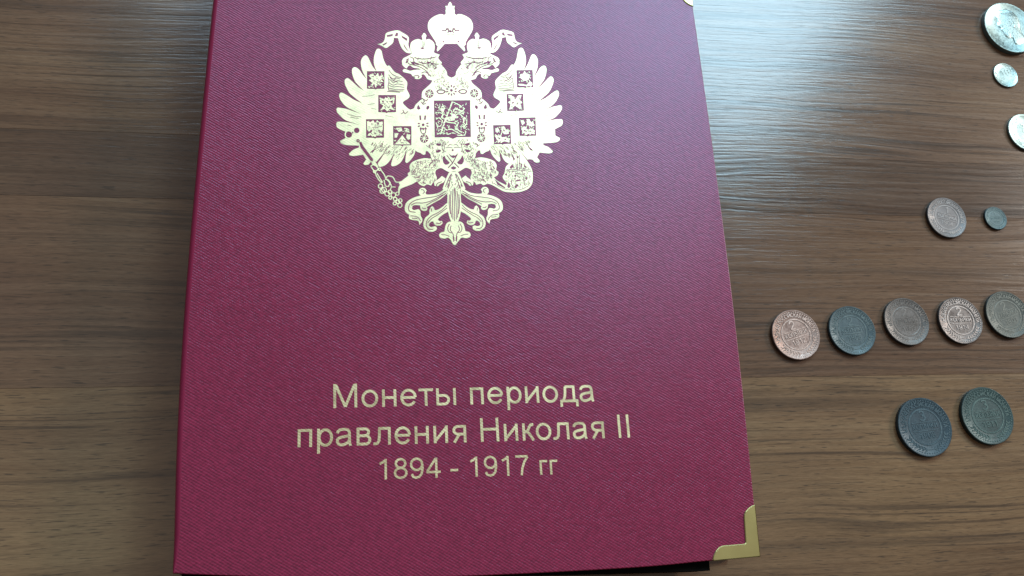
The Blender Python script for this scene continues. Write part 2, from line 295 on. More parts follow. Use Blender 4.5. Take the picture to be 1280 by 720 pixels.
M_wood = wood_mat()
M_cover = cover_mat()
M_smooth = cover_mat('burgundy_spine_cloth', weave=False)
M_foil = foil_mat('stamped_gold_foil', (0.84, 0.715, 0.43))
M_brass = metal_mat('brass_corner', (0.60, 0.52, 0.22), 0.32, 0.03, 60)
m, nt, b = newmat('black_page_block')
pv = mapping(nt, node(nt, 'ShaderNodeTexCoord').outputs['Object'], (3, 3, 1400))
nt.links.new(ramp(nt, noise(nt, pv, 1.0, 2), [(0.35, (0.002,)*3), (0.65, (0.006,)*3)]).outputs[0], b.inputs['Base Color'])
b.inputs['Roughness'].default_value = 0.85
b.inputs['Specular IOR Level'].default_value = 0.1
M_page = m
EMB = [
('wing',0,0,0,0,'76.39,210.77 76.76,210.4 77.16,209.95 77.52,209.43 77.92,208.82 78.32,208.28 78.69,207.88 79.07,207.56 79.47,207.28 79.89,207.11 80.33,206.98 80.81,206.73 81.68,206.03 82.69,205.13 83.5,204.31 83.92,203.77 84.19,203.25 84.34,202.63 84.3,201.77 84.14,200.81 84.06,199.99 84.18,199.33 84.44,198.72 84.73,198.12 85.07,197.46 85.27,196.83 85.27,196.3 85.13,195.8 84.8,195.29 84.15,194.72 83.32,194.14 82.7,193.63 82.4,193.1 82.5,192.54 83.07,191.83 83.89,190.99 84.59,190.33 85.06,190.04 85.54,189.75 86.02,189.33 86.57,188.79 87.06,188.15 87.44,187.46 87.75,186.66 87.99,185.65 88.43,182.86 88.88,179.31 89.06,176.21 88.76,173.99 88.19,172.17 87.7,170.7 87.46,169.73 87.24,168.95 86.93,168.16 86.41,167.25 85.8,166.34 85.22,165.59 84.77,165.12 84.34,164.8 83.91,164.48 83.35,165.07 83.45,166.56 83.68,168.61 83.91,170.67 83.23,168.8 82.56,166.92 81.86,165.4 81.13,164.4 80.35,163.72 79.63,163.22 78.98,162.93 78.38,162.82 77.77,162.71 77.53,163.06 77.4,163.51 77.5,164.16 77.7,165 77.95,166 78.28,167.2 78.65,168.55 79.04,169.91 78.37,168.38 77.71,166.86 77.03,165.54 76.3,164.48 75.56,163.62 74.81,162.96 74.07,162.55 73.34,162.32 72.6,162.1 72.3,162.45 72.04,162.81 71.85,163.61 72.2,164.29 72.74,165.16 73.32,166.15 73.92,167.29 74.56,168.57 75.21,169.84 73.9,168.02 72.6,166.21 71.3,164.4 70.74,164.57 70.25,164.55 69.64,164.47 69.09,164.28 68.7,163.89 68.38,163.38 68,162.99 67.44,162.79 66.83,162.7 66.35,162.7 65.87,163.28 66.26,163.92 66.66,164.55 67.06,165.19 66.62,165.91 66.19,166.64 65.75,167.36 64.32,167.04 62.89,166.71 61.73,166.52 61.04,166.54 60.48,166.67 60.08,166.83 59.89,167.44 60.47,168.11 61.06,168.79 61.69,169.38 62.47,169.84 63.28,170.2 63.88,170.54 64.05,170.98 64.05,171.46 62.01,171.42 59.97,171.39 58.36,171.45 57.59,171.6 56.97,171.86 56.52,172.16 56.28,172.64 56.21,173.17 56.91,173.62 57.61,174.08 58.32,174.53 58.3,175.56 58.28,176.6 58.27,177.63 57.13,178.11 55.98,178.58 55.12,179.1 54.69,179.69 54.52,180.35 54.46,180.92 54.61,181.51 54.88,181.99 55.46,182.05 56.03,182.1 56.72,182.11 57.67,182.1 58.79,182.05 60.05,181.91 61.49,181.65 63.08,181.3 64.67,180.95 62.49,181.6 60.31,182.24 58.56,182.86 57.62,183.4 56.93,183.99 56.31,184.6 55.71,185.2 55.2,185.81 54.8,186.38 54.56,186.91 54.43,187.41 54.41,187.83 54.58,188.32 54.95,188.62 55.43,188.66 56.06,188.57 56.73,188.53 57.55,188.47 58.47,188.32 59.52,188.03 60.66,187.66 61.83,187.28 62.98,186.93 64.15,186.56 65.32,186.2 63.28,187.02 61.24,187.84 59.58,188.61 58.64,189.22 57.94,189.87 57.32,190.56 56.72,191.36 56.19,192.21 55.8,193 55.56,193.7 55.46,194.34 55.47,194.89 55.73,195.52 56.12,195.91 56.86,195.84 57.49,195.51 58.29,195.03 59.12,194.51 59.94,193.95 60.81,193.35 61.76,192.79 62.83,192.31 63.99,191.88 65.15,191.44 63.39,192.82 61.63,194.2 60.23,195.45 59.44,196.45 58.92,197.43 58.5,198.31 58.15,199.08 57.89,199.76 57.72,200.4 57.62,201.03 57.61,201.62 57.7,202.12 58.1,202.72 58.62,203.05 59.07,203.01 59.56,202.69 60.01,202.33 60.51,201.85 61.09,201.3 61.72,200.68 62.41,199.98 63.18,199.31 64.04,198.67 64.98,198.05 65.91,197.42 64.66,198.72 63.4,200.02 62.4,201.18 61.86,202.06 61.52,202.87 61.24,203.69 60.97,204.56 60.77,205.45 60.64,206.24 60.61,206.92 60.67,207.51 60.81,207.99 61.24,208.47 61.74,208.72 62.5,208.56 62.9,208.27 63.37,207.86 63.84,207.36 64.27,206.73 64.71,206.01 65.18,205.29 65.73,204.61 66.32,203.93 66.91,203.26 66.28,204.49 65.66,205.72 65.17,206.81 64.88,207.66 64.71,208.4 64.58,209.16 64.44,210.04 64.35,210.94 64.36,211.77 64.52,212.53 64.79,213.22 65.1,213.81 65.45,214.25 65.84,214.58 66.23,214.92 66.72,214.76 67.19,214.42 67.57,213.71 67.97,212.77 68.35,211.88 68.66,211.16 68.94,210.5 69.32,209.76 69.89,208.89 70.57,207.94 71.25,207 70.83,208.19 70.4,209.38 70.08,210.48 69.92,211.42 69.86,212.25 69.87,213.1 69.94,214 70.07,214.91 70.24,215.78 70.45,216.63 70.71,217.43 70.99,218.06 71.44,218.55 71.95,218.67 72.35,218.52 72.77,218.2 73.11,217.79 73.29,217.31 73.38,216.73 73.5,216.05 73.67,215.24 73.85,214.33 74.08,213.44 74.39,212.59 74.73,211.76 75.05,211.1 75.43,210.63 75.82,210.28'),
('wing~',0,0,0,0,'131.68,215.23 132.07,215.65 132.45,216.2 132.77,216.93 133.11,217.84 133.42,218.77 133.65,219.72 133.83,220.68 134,221.55 134.12,222.26 134.21,222.87 134.39,223.4 134.73,223.89 135.15,224.29 135.55,224.52 136.06,224.49 136.51,224.07 136.79,223.48 137.05,222.7 137.26,221.87 137.43,221.01 137.56,220.1 137.63,219.19 137.64,218.32 137.58,217.45 137.42,216.46 137.1,215.28 136.67,213.98 136.25,212.68 136.93,213.77 137.61,214.86 138.18,215.86 138.56,216.69 138.84,217.42 139.15,218.21 139.53,219.19 139.93,220.23 140.31,221.03 140.78,221.47 141.27,221.72 141.66,221.45 142.05,221.17 142.4,220.79 142.71,220.24 142.98,219.57 143.14,218.82 143.15,217.96 143.06,217.02 142.92,216.1 142.79,215.29 142.62,214.5 142.33,213.57 141.84,212.35 141.22,210.98 140.59,209.6 141.18,210.4 141.77,211.2 142.32,212 142.79,212.83 143.23,213.65 143.66,214.37 144.13,214.97 144.6,215.48 145,215.85 145.76,216.15 146.26,215.99 146.69,215.56 146.83,215.09 146.89,214.49 146.86,213.78 146.73,212.94 146.53,211.99 146.26,211.04 145.98,210.15 145.64,209.25 145.1,208.25 144.1,206.88 142.84,205.32 141.59,203.77 142.52,204.57 143.46,205.38 144.32,206.18 145.09,207.01 145.78,207.85 146.41,208.6 146.99,209.27 147.49,209.85 147.94,210.31 148.43,210.72 148.88,210.84 149.4,210.59 149.8,210.04 149.89,209.54 149.88,208.92 149.78,208.25 149.61,207.56 149.35,206.81 149,205.96 148.58,204.97 148.06,203.87 147.27,202.7 145.87,201.17 144.11,199.45 142.35,197.74 143.51,198.38 144.67,199.02 145.74,199.69 146.69,200.43 147.56,201.2 148.38,201.92 149.21,202.6 150.01,203.22 150.64,203.68 151.38,203.88 151.77,203.54 152.03,202.93 152.04,202.36 151.94,201.68 151.7,200.91 151.31,200.03 150.78,199.06 150.18,198.13 149.56,197.31 148.86,196.52 147.92,195.73 146.26,194.67 144.22,193.49 142.18,192.32 143.35,192.88 144.52,193.44 145.67,194 146.84,194.58 147.98,195.15 149.03,195.62 149.95,195.92 150.77,196.13 151.44,196.28 152.07,196.47 152.55,196.51 152.92,196.26 153.09,195.78 153.07,195.34 152.94,194.8 152.7,194.21 152.3,193.55 151.79,192.84 151.19,192.11 150.57,191.39 149.88,190.66 148.94,189.96 147.19,189.03 145.01,188.02 142.83,187.01 144.42,187.62 146.01,188.24 147.45,188.74 148.71,189.08 149.83,189.31 150.78,189.47 151.47,189.57 152.04,189.6 152.62,189.64 152.89,189.18 153.04,188.6 152.98,187.99 152.81,187.28 152.38,186.6 151.52,185.93 150.37,185.26 149.23,184.59 149.22,183.51 149.2,182.44 149.18,181.37 149.89,181.01 150.59,180.64 151.29,180.28 151.22,179.71 150.98,179.18 150.53,178.81 149.91,178.44 149.14,178.17 147.53,177.87 145.49,177.6 143.45,177.32 143.45,176.83 143.62,176.4 144.22,176.14 145.03,175.89 145.81,175.54 146.44,175.02 147.03,174.41 147.61,173.79 147.42,173.14 147.02,172.91 146.46,172.69 145.77,172.57 144.61,172.6 143.18,172.73 141.75,172.85 141.31,172.04 140.88,171.23 140.44,170.42 140.84,169.83 141.24,169.23 141.63,168.64 141.15,167.97 140.67,167.9 140.06,167.9 139.5,168.04 139.12,168.38 138.8,168.85 138.41,169.2 137.86,169.31 137.25,169.31 136.76,169.26 136.2,169.01 134.9,170.67 133.6,172.34 132.29,174.01 132.94,172.8 133.58,171.59 134.18,170.51 134.76,169.57 135.3,168.76 135.65,168.12 135.46,167.27 135.2,166.86 134.9,166.47 134.16,166.59 133.43,166.71 132.69,167.03 131.94,167.6 131.2,168.37 130.47,169.35 129.79,170.6 129.13,172.05 128.46,173.51 128.85,172.18 129.22,170.86 129.55,169.69 129.8,168.7 130,167.87 130.1,167.22 129.97,166.75 129.73,166.35 129.12,166.38 128.52,166.41 127.87,166.61 127.15,167.01 126.37,167.6 125.64,168.51 124.94,169.96 124.27,171.76 123.59,173.57 123.82,171.51 124.05,169.46 124.15,167.96 123.59,167.29 123.16,167.55 122.73,167.81 122.28,168.22 121.7,168.9 121.09,169.73 120.57,170.58 120.26,171.34 120.04,172.1 119.8,173.04 119.31,174.46 118.74,176.21 118.44,178.41 118.62,181.58 119.07,185.24 119.51,188.13 119.75,189.19 120.06,190.05 120.44,190.81 120.93,191.53 121.48,192.17 121.96,192.68 122.44,193.05 122.91,193.42 123.61,194.2 124.43,195.19 125,196.01 125.1,196.59 124.8,197.08 124.18,197.5 123.35,197.95 122.7,198.41 122.37,198.88 122.23,199.36 122.23,199.9 122.43,200.57 122.77,201.3 123.06,201.96 123.32,202.62 123.44,203.31 123.36,204.12 123.2,205.07 123.16,205.94 123.31,206.6 123.58,207.17 124,207.79 124.81,208.77 125.82,209.86 126.69,210.72 127.17,211.06 127.61,211.27 128.03,211.52 128.43,211.87 128.81,212.27 129.18,212.75 129.58,213.36 129.98,214.06 130.34,214.65 130.74,215.18 131.11,215.62'),
('body',1,0,0,0,'96.85,218.44 97.53,218.2 98.09,218.04 98.66,217.87 98.36,217.26 98.05,216.66 98,216.03 98.42,215.33 99.08,214.61 99.54,214.01 99.29,213.1 99.65,212.52 100.18,211.82 100.68,211.16 101.06,210.58 101.41,210.02 101.67,209.46 101.77,208.85 101.8,208.24 101.95,207.71 102.38,207.31 102.93,207 103.75,206.79 103.75,206.44 103.75,202.21 103.75,196.21 103.75,189.93 103.75,183.35 103.75,176.49 103.75,170.8 103.75,167.39 103.75,164.59 103.75,161.81 102.92,161.6 102.42,161.41 101.93,161.34 101.51,161.43 101.1,161.63 100.62,161.89 99.94,162.3 99.15,162.78 98.37,163 97.61,162.79 96.84,162.32 96.08,161.85 95.86,162.54 95.64,163.24 95.36,164.08 94.93,165.28 94.43,166.64 94.08,167.74 94.12,168.38 94.1,168.99 93.74,169.55 93.23,170.15 92.79,170.58 92.03,170.53 91.97,170.04 91.9,169.55 91.83,169.06 91.07,168.73 90.7,168.91 90.27,169.22 89.76,169.57 89.05,169.77 88.26,170.01 87.7,170.7 87.55,172.06 87.62,173.91 87.62,176.12 87.44,179.44 87.18,183.32 86.85,186.43 86.5,187.74 86.02,188.75 85.54,189.75 86.08,189.97 86.62,190.18 87.07,190.5 87.34,191 87.52,191.6 87.85,192.27 88.64,193.24 89.63,194.34 90.36,195.25 90.56,195.91 90.57,196.57 90.59,197.07 90.6,197.59 90.66,198.09 90.76,198.54 90.9,198.97 91.17,199.43 91.86,200.24 92.76,201.19 93.52,202.01 94,202.53 94.38,202.97 94.7,203.41 94.95,203.87 95.12,204.32 95.3,204.77 94.54,204.91 93.78,205.05 93.17,205.27 92.83,205.65 92.64,206.12 92.41,206.53 92.05,206.83 91.65,207.07 91.25,207.32 90.99,206.83 90.72,206.35 90.46,205.94 90.12,205.51 89.68,205.22 89.16,205.04 88.54,204.92 87.94,205 87.37,205.44 86.82,206.09 86.4,206.64 86.02,207.35 85.03,207.56 83.73,207.75 82.74,207.97 82.47,208.34 82.36,208.82 82.72,209.2 83.13,209.46 83.67,209.39 84.29,209.2 84.71,209.03 85.15,208.85 85.64,208.77 86.15,208.9 86.71,209.14 87.39,209.35 88.32,209.51 89.41,209.64 90.49,209.78 90.14,209.95 89.78,210.12 89.33,210.26 88.61,210.33 87.75,210.38 87.01,210.51 86.47,210.85 86.04,211.26 85.65,211.51 85.12,211.39 84.68,210.99 84.37,210.46 84.1,209.84 83.62,210.09 83.13,210.43 82.78,210.79 82.42,211.23 82.17,211.67 82.13,212.4 82.18,213 81.98,213.21 82.15,213.68 82.32,214.15 82.57,214.58 82.96,214.94 83.43,215.26 83.93,215.58 84.45,215.92 84.99,216.26 85.49,216.6 85.88,216.92 86.22,217.23 86.66,217.59 87.42,218.25 88.35,219.02 89.41,219.61 90.64,219.91 92.01,220.03 93.33,219.94 94.6,219.54 95.82,218.94'),
('body~',1,0,0,0,'111.68,220.39 112.9,221.22 114.17,221.85 115.49,222.18 116.86,222.32 118.09,222.24 119.15,221.84 120.08,221.23 120.84,220.7 121.28,220.41 121.62,220.16 122.01,219.91 122.51,219.66 123.05,219.41 123.57,219.16 124.07,218.93 124.54,218.69 124.93,218.39 125.18,218 125.35,217.55 125.52,217.1 125.32,216.86 125.37,216.26 125.33,215.51 125.08,215.01 124.72,214.5 124.37,214.07 123.88,213.64 123.4,213.3 123.13,213.88 122.82,214.37 122.38,214.69 121.85,214.72 121.46,214.4 121.03,213.9 120.49,213.47 119.75,213.2 118.89,213 118.17,212.8 117.72,212.58 117.36,212.34 117.01,212.1 118.09,212.16 119.18,212.22 120.11,212.23 120.79,212.13 121.35,211.99 121.86,211.95 122.35,212.11 122.79,212.37 123.21,212.61 123.83,212.92 124.37,213.08 124.78,212.89 125.14,212.58 125.03,212.07 124.76,211.65 123.77,211.25 122.47,210.82 121.48,210.44 121.1,209.65 120.68,209.02 120.13,208.27 119.56,207.72 118.96,207.53 118.34,207.55 117.82,207.64 117.38,207.85 117.04,208.23 116.78,208.6 116.51,209.05 116.25,209.49 115.85,209.17 115.45,208.86 115.09,208.49 114.86,208.03 114.67,207.53 114.33,207.09 113.72,206.76 112.96,206.49 112.2,206.22 112.38,205.8 112.55,205.37 112.8,204.95 113.12,204.57 113.5,204.19 113.98,203.74 114.74,203.05 115.64,202.24 116.33,201.54 116.6,201.12 116.74,200.71 116.84,200.27 116.9,199.78 116.91,199.25 116.93,198.75 116.94,198.09 117.14,197.46 117.87,196.65 118.86,195.7 119.65,194.86 119.98,194.23 120.16,193.65 120.43,193.19 120.88,192.93 121.42,192.81 121.96,192.68 121.48,191.58 121,190.48 120.65,189.1 120.32,185.9 120.06,181.93 119.88,178.54 119.88,176.3 119.95,174.44 119.8,173.04 119.24,172.26 118.45,171.91 117.74,171.59 117.23,171.17 116.8,170.79 116.43,170.56 115.67,170.78 115.6,171.27 115.53,171.75 115.47,172.24 114.71,172.17 114.27,171.68 113.76,171 113.4,170.38 113.38,169.76 113.42,169.12 113.07,167.97 112.57,166.53 112.14,165.26 111.86,164.37 111.64,163.64 111.42,162.91 110.66,163.28 109.89,163.64 109.13,163.75 108.35,163.42 107.56,162.83 106.88,162.32 106.4,162 105.99,161.74 105.57,161.59 105.08,161.6 104.58,161.71 103.75,161.81 103.75,164.59 103.75,167.39 103.75,170.8 103.75,176.49 103.75,183.35 103.75,189.93 103.75,196.21 103.75,202.21 103.75,206.44 103.75,206.79 104.57,207.14 105.12,207.55 105.55,208.02 105.7,208.57 105.73,209.2 105.83,209.82 106.09,210.43 106.44,211.05 106.82,211.7 107.32,212.45 107.85,213.24 108.21,213.89 107.96,214.76 108.42,215.44 109.08,216.28 109.5,217.06 109.45,217.68 109.14,218.24 108.84,218.8 109.41,219.07 109.97,219.34 110.65,219.7'),
('leg',2,0,0,0,'85.97,164.8 86.58,165.31 87.34,165.75 88.23,166.17 89.3,166.57 90.5,166.93 91.62,167.18 92.57,167.18 93.44,167.06 94.26,167.17 95.05,167.67 95.81,168.4 96.56,169.13 97.4,168.68 98.23,168.23 98.82,167.59 99.05,166.55 99.02,165.32 98.76,164.27 98.15,163.57 97.3,163.05 96.62,162.5 96.23,161.82 95.99,161.11 95.91,160.4 96.07,159.73 96.38,159.06 96.56,158.38 96.49,157.7 96.28,157 96.08,156.31 95.55,156.38 95.03,156.26 94.71,155.86 94.41,155.31 94.11,154.75 93.46,154.93 92.81,155.1 92.25,155.14 91.84,154.89 91.52,154.49 91.12,154.27 90.53,154.37 89.85,154.65 89.26,154.99 88.86,155.4 88.53,155.87 88.15,156.32 87.65,156.72 87.09,157.1 86.52,157.46 85.91,157.75 85.3,158.02 84.82,158.35 84.56,158.79 84.43,159.29 84.3,159.79 84.7,160.1 85.1,160.4 85.35,160.83 85.31,161.46 85.12,162.22 85.06,162.94 85.23,163.6 85.52,164.23'),
('leg~',2,0,0,0,'121.98,166.8 122.27,166.2 122.44,165.56 122.38,164.82 122.19,164.02 122.15,163.37 122.4,162.98 122.8,162.72 123.2,162.47 123.07,161.94 122.94,161.42 122.68,160.93 122.2,160.53 121.59,160.18 120.98,159.8 120.41,159.36 119.85,158.9 119.35,158.42 118.97,157.92 118.64,157.39 118.24,156.93 117.65,156.5 116.97,156.13 116.38,155.95 115.98,156.12 115.66,156.48 115.25,156.68 114.69,156.57 114.04,156.3 113.39,156.03 113.09,156.55 112.79,157.08 112.47,157.43 111.95,157.48 111.42,157.34 111.22,158.01 111.01,158.68 110.94,159.36 111.12,160.06 111.43,160.78 111.59,161.48 111.51,162.18 111.27,162.86 110.88,163.49 110.2,163.95 109.35,164.36 108.74,164.97 108.48,165.99 108.45,167.22 108.68,168.29 109.27,169.03 110.1,169.59 110.94,170.16 111.69,169.54 112.45,168.92 113.24,168.52 114.06,168.54 114.93,168.78 115.88,168.92 117,168.83 118.2,168.63 119.27,168.37 120.16,168.09 120.92,167.74 121.53,167.32'),
('leg',3,0,0,0,'84.89,159.01 85.98,158.11 87.07,157.22 88.15,156.32 87.46,155.83 86.78,155.35 85.91,154.83 84.45,154.14 82.74,153.38 81.46,152.67 81.08,152.11 80.97,151.49 80.87,150.86 80.53,151.21 80.28,151.64 80.26,152.08 80.31,152.6 80.43,153.1 80.61,153.53 80.85,153.94 81.1,154.34 80.84,154.69 80.58,155.05 82.01,156.36 83.45,157.68'),
('tail',2,0,0,0,'95.61,154.66 95.49,155.2 95.36,155.73 95.48,156.28 96.04,156.87 96.84,157.47 97.54,158.02 97.99,158.49 98.34,158.9 98.69,159.31 99.23,158.93 99.78,158.55 100.33,158.17 100.04,157.57 99.75,156.98 99.39,156.48 98.91,156.13 98.36,155.87 97.88,155.59 97.54,155.21 97.27,154.83 96.96,154.56 96.54,154.51 96.08,154.59'),
('tail~',2,0,0,0,'111.42,155.61 110.96,155.47 110.54,155.47 110.23,155.69 109.96,156.04 109.62,156.37 109.14,156.59 108.59,156.78 108.11,157.07 107.75,157.52 107.46,158.08 107.17,158.63 107.72,159.09 108.27,159.55 108.81,160.01 109.16,159.64 109.51,159.27 109.96,158.87 110.66,158.41 111.46,157.91 112.02,157.39 112.14,156.86 112.01,156.3 111.89,155.74'),
('tail',4,0,0,0,'103.75,161.44 102.86,161.39 102.38,161.38 101.93,161.13 101.52,160.54 101.14,159.73 100.75,158.8 100.34,157.72 99.92,156.52 99.57,155.47 99.31,154.69 99.1,154.04 98.89,153.4 99.6,152.74 100.31,152.08 100.81,151.25 100.96,150.16 100.9,148.91 100.86,147.61 100.9,146.25 100.96,144.85 101.05,143.59 101.19,142.55 101.36,141.65 101.56,140.81 101.81,139.97 102.08,139.21 102.34,138.65 103.75,138.44 103.75,138.31 103.75,145.93 103.75,153.64'),
('tail~',4,0,0,0,'103.75,153.64 103.75,145.93 103.75,138.31 103.75,138.44 105.16,138.82 105.42,139.41 105.69,140.21 105.94,141.08 106.14,141.94 106.31,142.87 106.45,143.93 106.54,145.2 106.6,146.61 106.64,147.98 106.6,149.27 106.54,150.52 106.69,151.63 107.19,152.53 107.9,153.28 108.61,154.04 108.4,154.66 108.19,155.28 107.93,156.03 107.58,157.04 107.16,158.18 106.75,159.21 106.36,160.09 105.98,160.85 105.57,161.38 105.12,161.56 104.64,161.52 103.75,161.44'),
('tail',3,0,0,0,'101.05,154.11 100.57,153.85 100.09,153.58 99.53,153.22 98.85,152.67 98.09,152.03 97.25,151.49 96.28,151.1 95.22,150.82 94.25,150.62 93.38,150.49 92.59,150.46 92.01,150.51 91.65,151.22 91.87,151.72 92.22,152.26 91.88,152.8 91.48,153.24 91.08,153.38 90.61,153.43 90.18,153.38 89.78,153.19 89.4,152.89 89.13,152.51 88.97,152 88.92,151.41 88.97,150.89 89.16,150.52 89.47,150.22 89.78,149.92 88.89,149.62 88.01,149.33 87.17,148.99 86.38,148.6 85.62,148.16 84.95,147.68 84.36,147.17 83.86,146.61 83.47,146.02 83.22,145.35 83.08,144.65 83.02,144 83.03,143.42 83.11,142.89 83.27,142.42 83.53,142.04 83.87,141.72 84.18,141.47 84.56,141.25 84.92,141.1 84.82,140.61 84.72,140.13 84.73,139.71 84.96,139.24 85.45,138.95 86.3,138.81 87.37,138.71 88.2,138.59 88.63,138.32 88.86,137.9 88.96,137.31 89,136.64 89.37,137.07 89.75,137.51 90.04,137.95 90.22,138.42 90.31,138.89 90.31,139.35 90.15,139.75 89.9,140.13 89.69,140.51 89.57,141.11 89.52,141.7 89.56,142.21 89.53,142.69 89.23,143.25 88.8,143.66 88.25,143.61 87.69,143.41 87.2,143.24 86.77,143.17 86.39,143.4 86.03,143.74 86.07,144.38 86.22,144.94 86.49,145.2 86.86,145.39 87.33,145.51 87.94,145.54 88.65,145.51 89.37,145.48 89.46,144.84 89.55,144.21 89.72,143.7 90.03,143.37 90.43,143.18 90.82,143.07 91.41,143.04 91.93,143.2 92.25,143.56 92.5,144.02 92.32,144.41 92.14,144.8 93.06,145.45 93.99,146.09 94.95,146.74 95.96,147.38 97,148.02 97.96,148.69 98.82,149.42 99.6,150.18 100.24,150.82 100.65,151.16 100.99,151.46 101.2,151.88 101.23,152.54 101.14,153.32'),
('tail~',3,0,0,0,'106.36,153.67 106.27,152.87 106.3,152.21 106.51,151.82 106.85,151.57 107.26,151.27 107.9,150.72 108.68,150.06 109.54,149.43 110.5,148.89 111.54,148.37 112.55,147.86 113.51,147.33 114.44,146.8 115.36,146.26 115.18,145.85 115,145.43 115.25,145 115.57,144.67 116.09,144.58 116.68,144.68 117.07,144.84 117.47,145.09 117.78,145.45 117.95,145.99 118.04,146.64 118.13,147.3 118.85,147.42 119.56,147.55 120.17,147.59 120.64,147.52 121.01,147.38 121.28,147.15 121.43,146.6 121.47,145.95 121.11,145.57 120.73,145.29 120.3,145.3 119.81,145.42 119.25,145.55 118.7,145.53 118.27,145.06 117.97,144.46 117.94,143.97 117.98,143.45 117.93,142.86 117.81,142.23 117.6,141.82 117.35,141.41 117.19,140.98 117.19,140.52 117.28,140.05 117.46,139.6 117.75,139.19 118.13,138.8 118.5,138.41 118.54,139.08 118.64,139.7 118.87,140.15 119.3,140.47 120.13,140.7 121.2,140.93 122.05,141.17 122.54,141.53 122.77,142.03 122.78,142.46 122.68,142.94 122.58,143.42 122.94,143.62 123.32,143.89 123.63,144.18 123.97,144.54 124.23,144.97 124.39,145.46 124.47,146.01 124.48,146.6 124.42,147.26 124.28,147.95 124.03,148.59 123.64,149.15 123.14,149.65 122.55,150.1 121.88,150.49 121.12,150.84 120.33,151.13 119.49,151.37 118.61,151.55 117.72,151.73 118.03,152.08 118.34,152.42 118.53,152.82 118.58,153.35 118.53,153.95 118.37,154.44 118.1,154.79 117.72,155.04 117.32,155.17 116.89,155.17 116.42,155.06 116.02,154.86 115.62,154.36 115.28,153.78 115.63,153.28 115.85,152.8 115.49,152.04 114.91,151.91 114.12,151.84 113.25,151.85 112.28,151.93 111.22,152.08 110.25,152.34 109.41,152.77 108.65,153.32 107.97,153.78 107.41,154.06 106.93,154.27 106.45,154.47'),
('tail',3,0,0,0,'101.12,147.42 100.68,147.03 100.17,146.57 99.72,146.12 99.2,145.59 98.65,145.09 98.03,144.61 97.37,144.15 96.77,143.81 96.29,143.65 95.88,143.6 95.46,143.55 95.31,144.18 95.11,144.74 94.76,145.06 94.37,145.3 93.8,144.68 93.59,144.27 93.38,143.77 93.23,143.25 93.25,142.74 93.32,142.2 93.21,141.66 92.74,141.12 92.08,140.57 91.53,139.99 91.18,139.34 90.94,138.65 90.77,137.98 90.69,137.35 90.68,136.75 90.76,136.2 90.91,135.7 91.14,135.25 91.48,134.85 91.96,134.47 92.54,134.14 93.12,133.93 93.69,133.85 94.26,133.87 94.78,133.99 95.28,134.21 95.74,134.51 96.08,134.83 96.25,135.32 96.28,135.83 95.96,136.17 95.55,136.39 95.09,136.28 94.55,136.06 94.07,135.94 93.52,136.02 93.15,136.29 92.99,136.74 93.05,137.28 93.27,137.65 93.59,138.02 93.91,138.3 94.37,138.47 94.84,138.54 94.97,137.92 95.19,137.37 95.49,137.07 95.87,136.84 96.3,136.7 96.78,136.66 97.31,136.72 97.78,136.87 98.13,137.15 98.43,137.53 98.72,137.9 98.54,138.39 98.37,138.88 97.89,138.7 97.43,138.65 97.06,138.97 96.7,139.41 97.03,139.91 97.46,140.44 98.01,140.96 98.68,141.55 99.35,142.12 100.05,142.54 100.76,142.94 101.24,143.6 101.35,144.7 101.23,146.06'),
('tail~',3,0,0,0,'106.27,146.38 106.15,145 106.26,143.91 106.74,143.31 107.45,143 108.15,142.66 108.82,142.17 109.49,141.66 110.04,141.21 110.47,140.73 110.8,140.27 110.44,139.78 110.07,139.41 109.61,139.41 109.13,139.54 108.96,139.02 108.78,138.51 109.07,138.17 109.37,137.83 109.72,137.59 110.19,137.49 110.72,137.49 111.2,137.59 111.63,137.78 112.01,138.06 112.31,138.39 112.53,138.98 112.66,139.62 113.13,139.61 113.59,139.49 113.91,139.24 114.23,138.91 114.45,138.56 114.51,138.03 114.35,137.56 113.98,137.24 113.43,137.09 112.95,137.16 112.41,137.31 111.95,137.37 111.54,137.1 111.22,136.71 111.25,136.2 111.42,135.73 111.76,135.45 112.22,135.2 112.72,135.04 113.24,134.99 113.81,135.03 114.38,135.17 114.96,135.46 115.54,135.86 116.02,136.3 116.36,136.74 116.59,137.23 116.74,137.75 116.82,138.32 116.81,138.92 116.73,139.54 116.56,140.2 116.32,140.87 115.97,141.48 115.42,142 114.76,142.47 114.29,142.95 114.18,143.49 114.25,144.04 114.27,144.56 114.12,145.07 113.91,145.54 113.7,145.93 113.13,146.49 112.74,146.19 112.39,145.82 112.19,145.24 112.04,144.58 111.62,144.58 111.21,144.58 110.73,144.68 110.13,144.95 109.47,145.33 108.85,145.73 108.3,146.17 107.78,146.63 107.33,147.02 106.82,147.42 106.38,147.75'),
('tail',5,0,0,0,'103.75,138.52 102.56,138.55 102.03,138.65 101.52,138.62 101.04,138.39 100.58,138.03 100.2,137.57 99.94,136.95 99.75,136.22 99.61,135.56 99.51,135.05 99.46,134.61 99.4,134.17 98.8,133.97 98.2,133.77 97.73,133.51 97.41,133.14 97.22,132.71 97.16,132.31 97.29,131.77 97.69,131.34 98.16,131.16 98.76,131.04 99.35,131.01 99.93,131.17 100.51,131.42 101.02,131.47 101.44,131.16 101.8,130.66 102.11,130.13 102.37,129.63 102.59,129.1 102.82,128.59 103.75,128.13 103.75,127.63 103.75,127.13 103.75,130.9 103.75,134.69 103.75,138.51'),
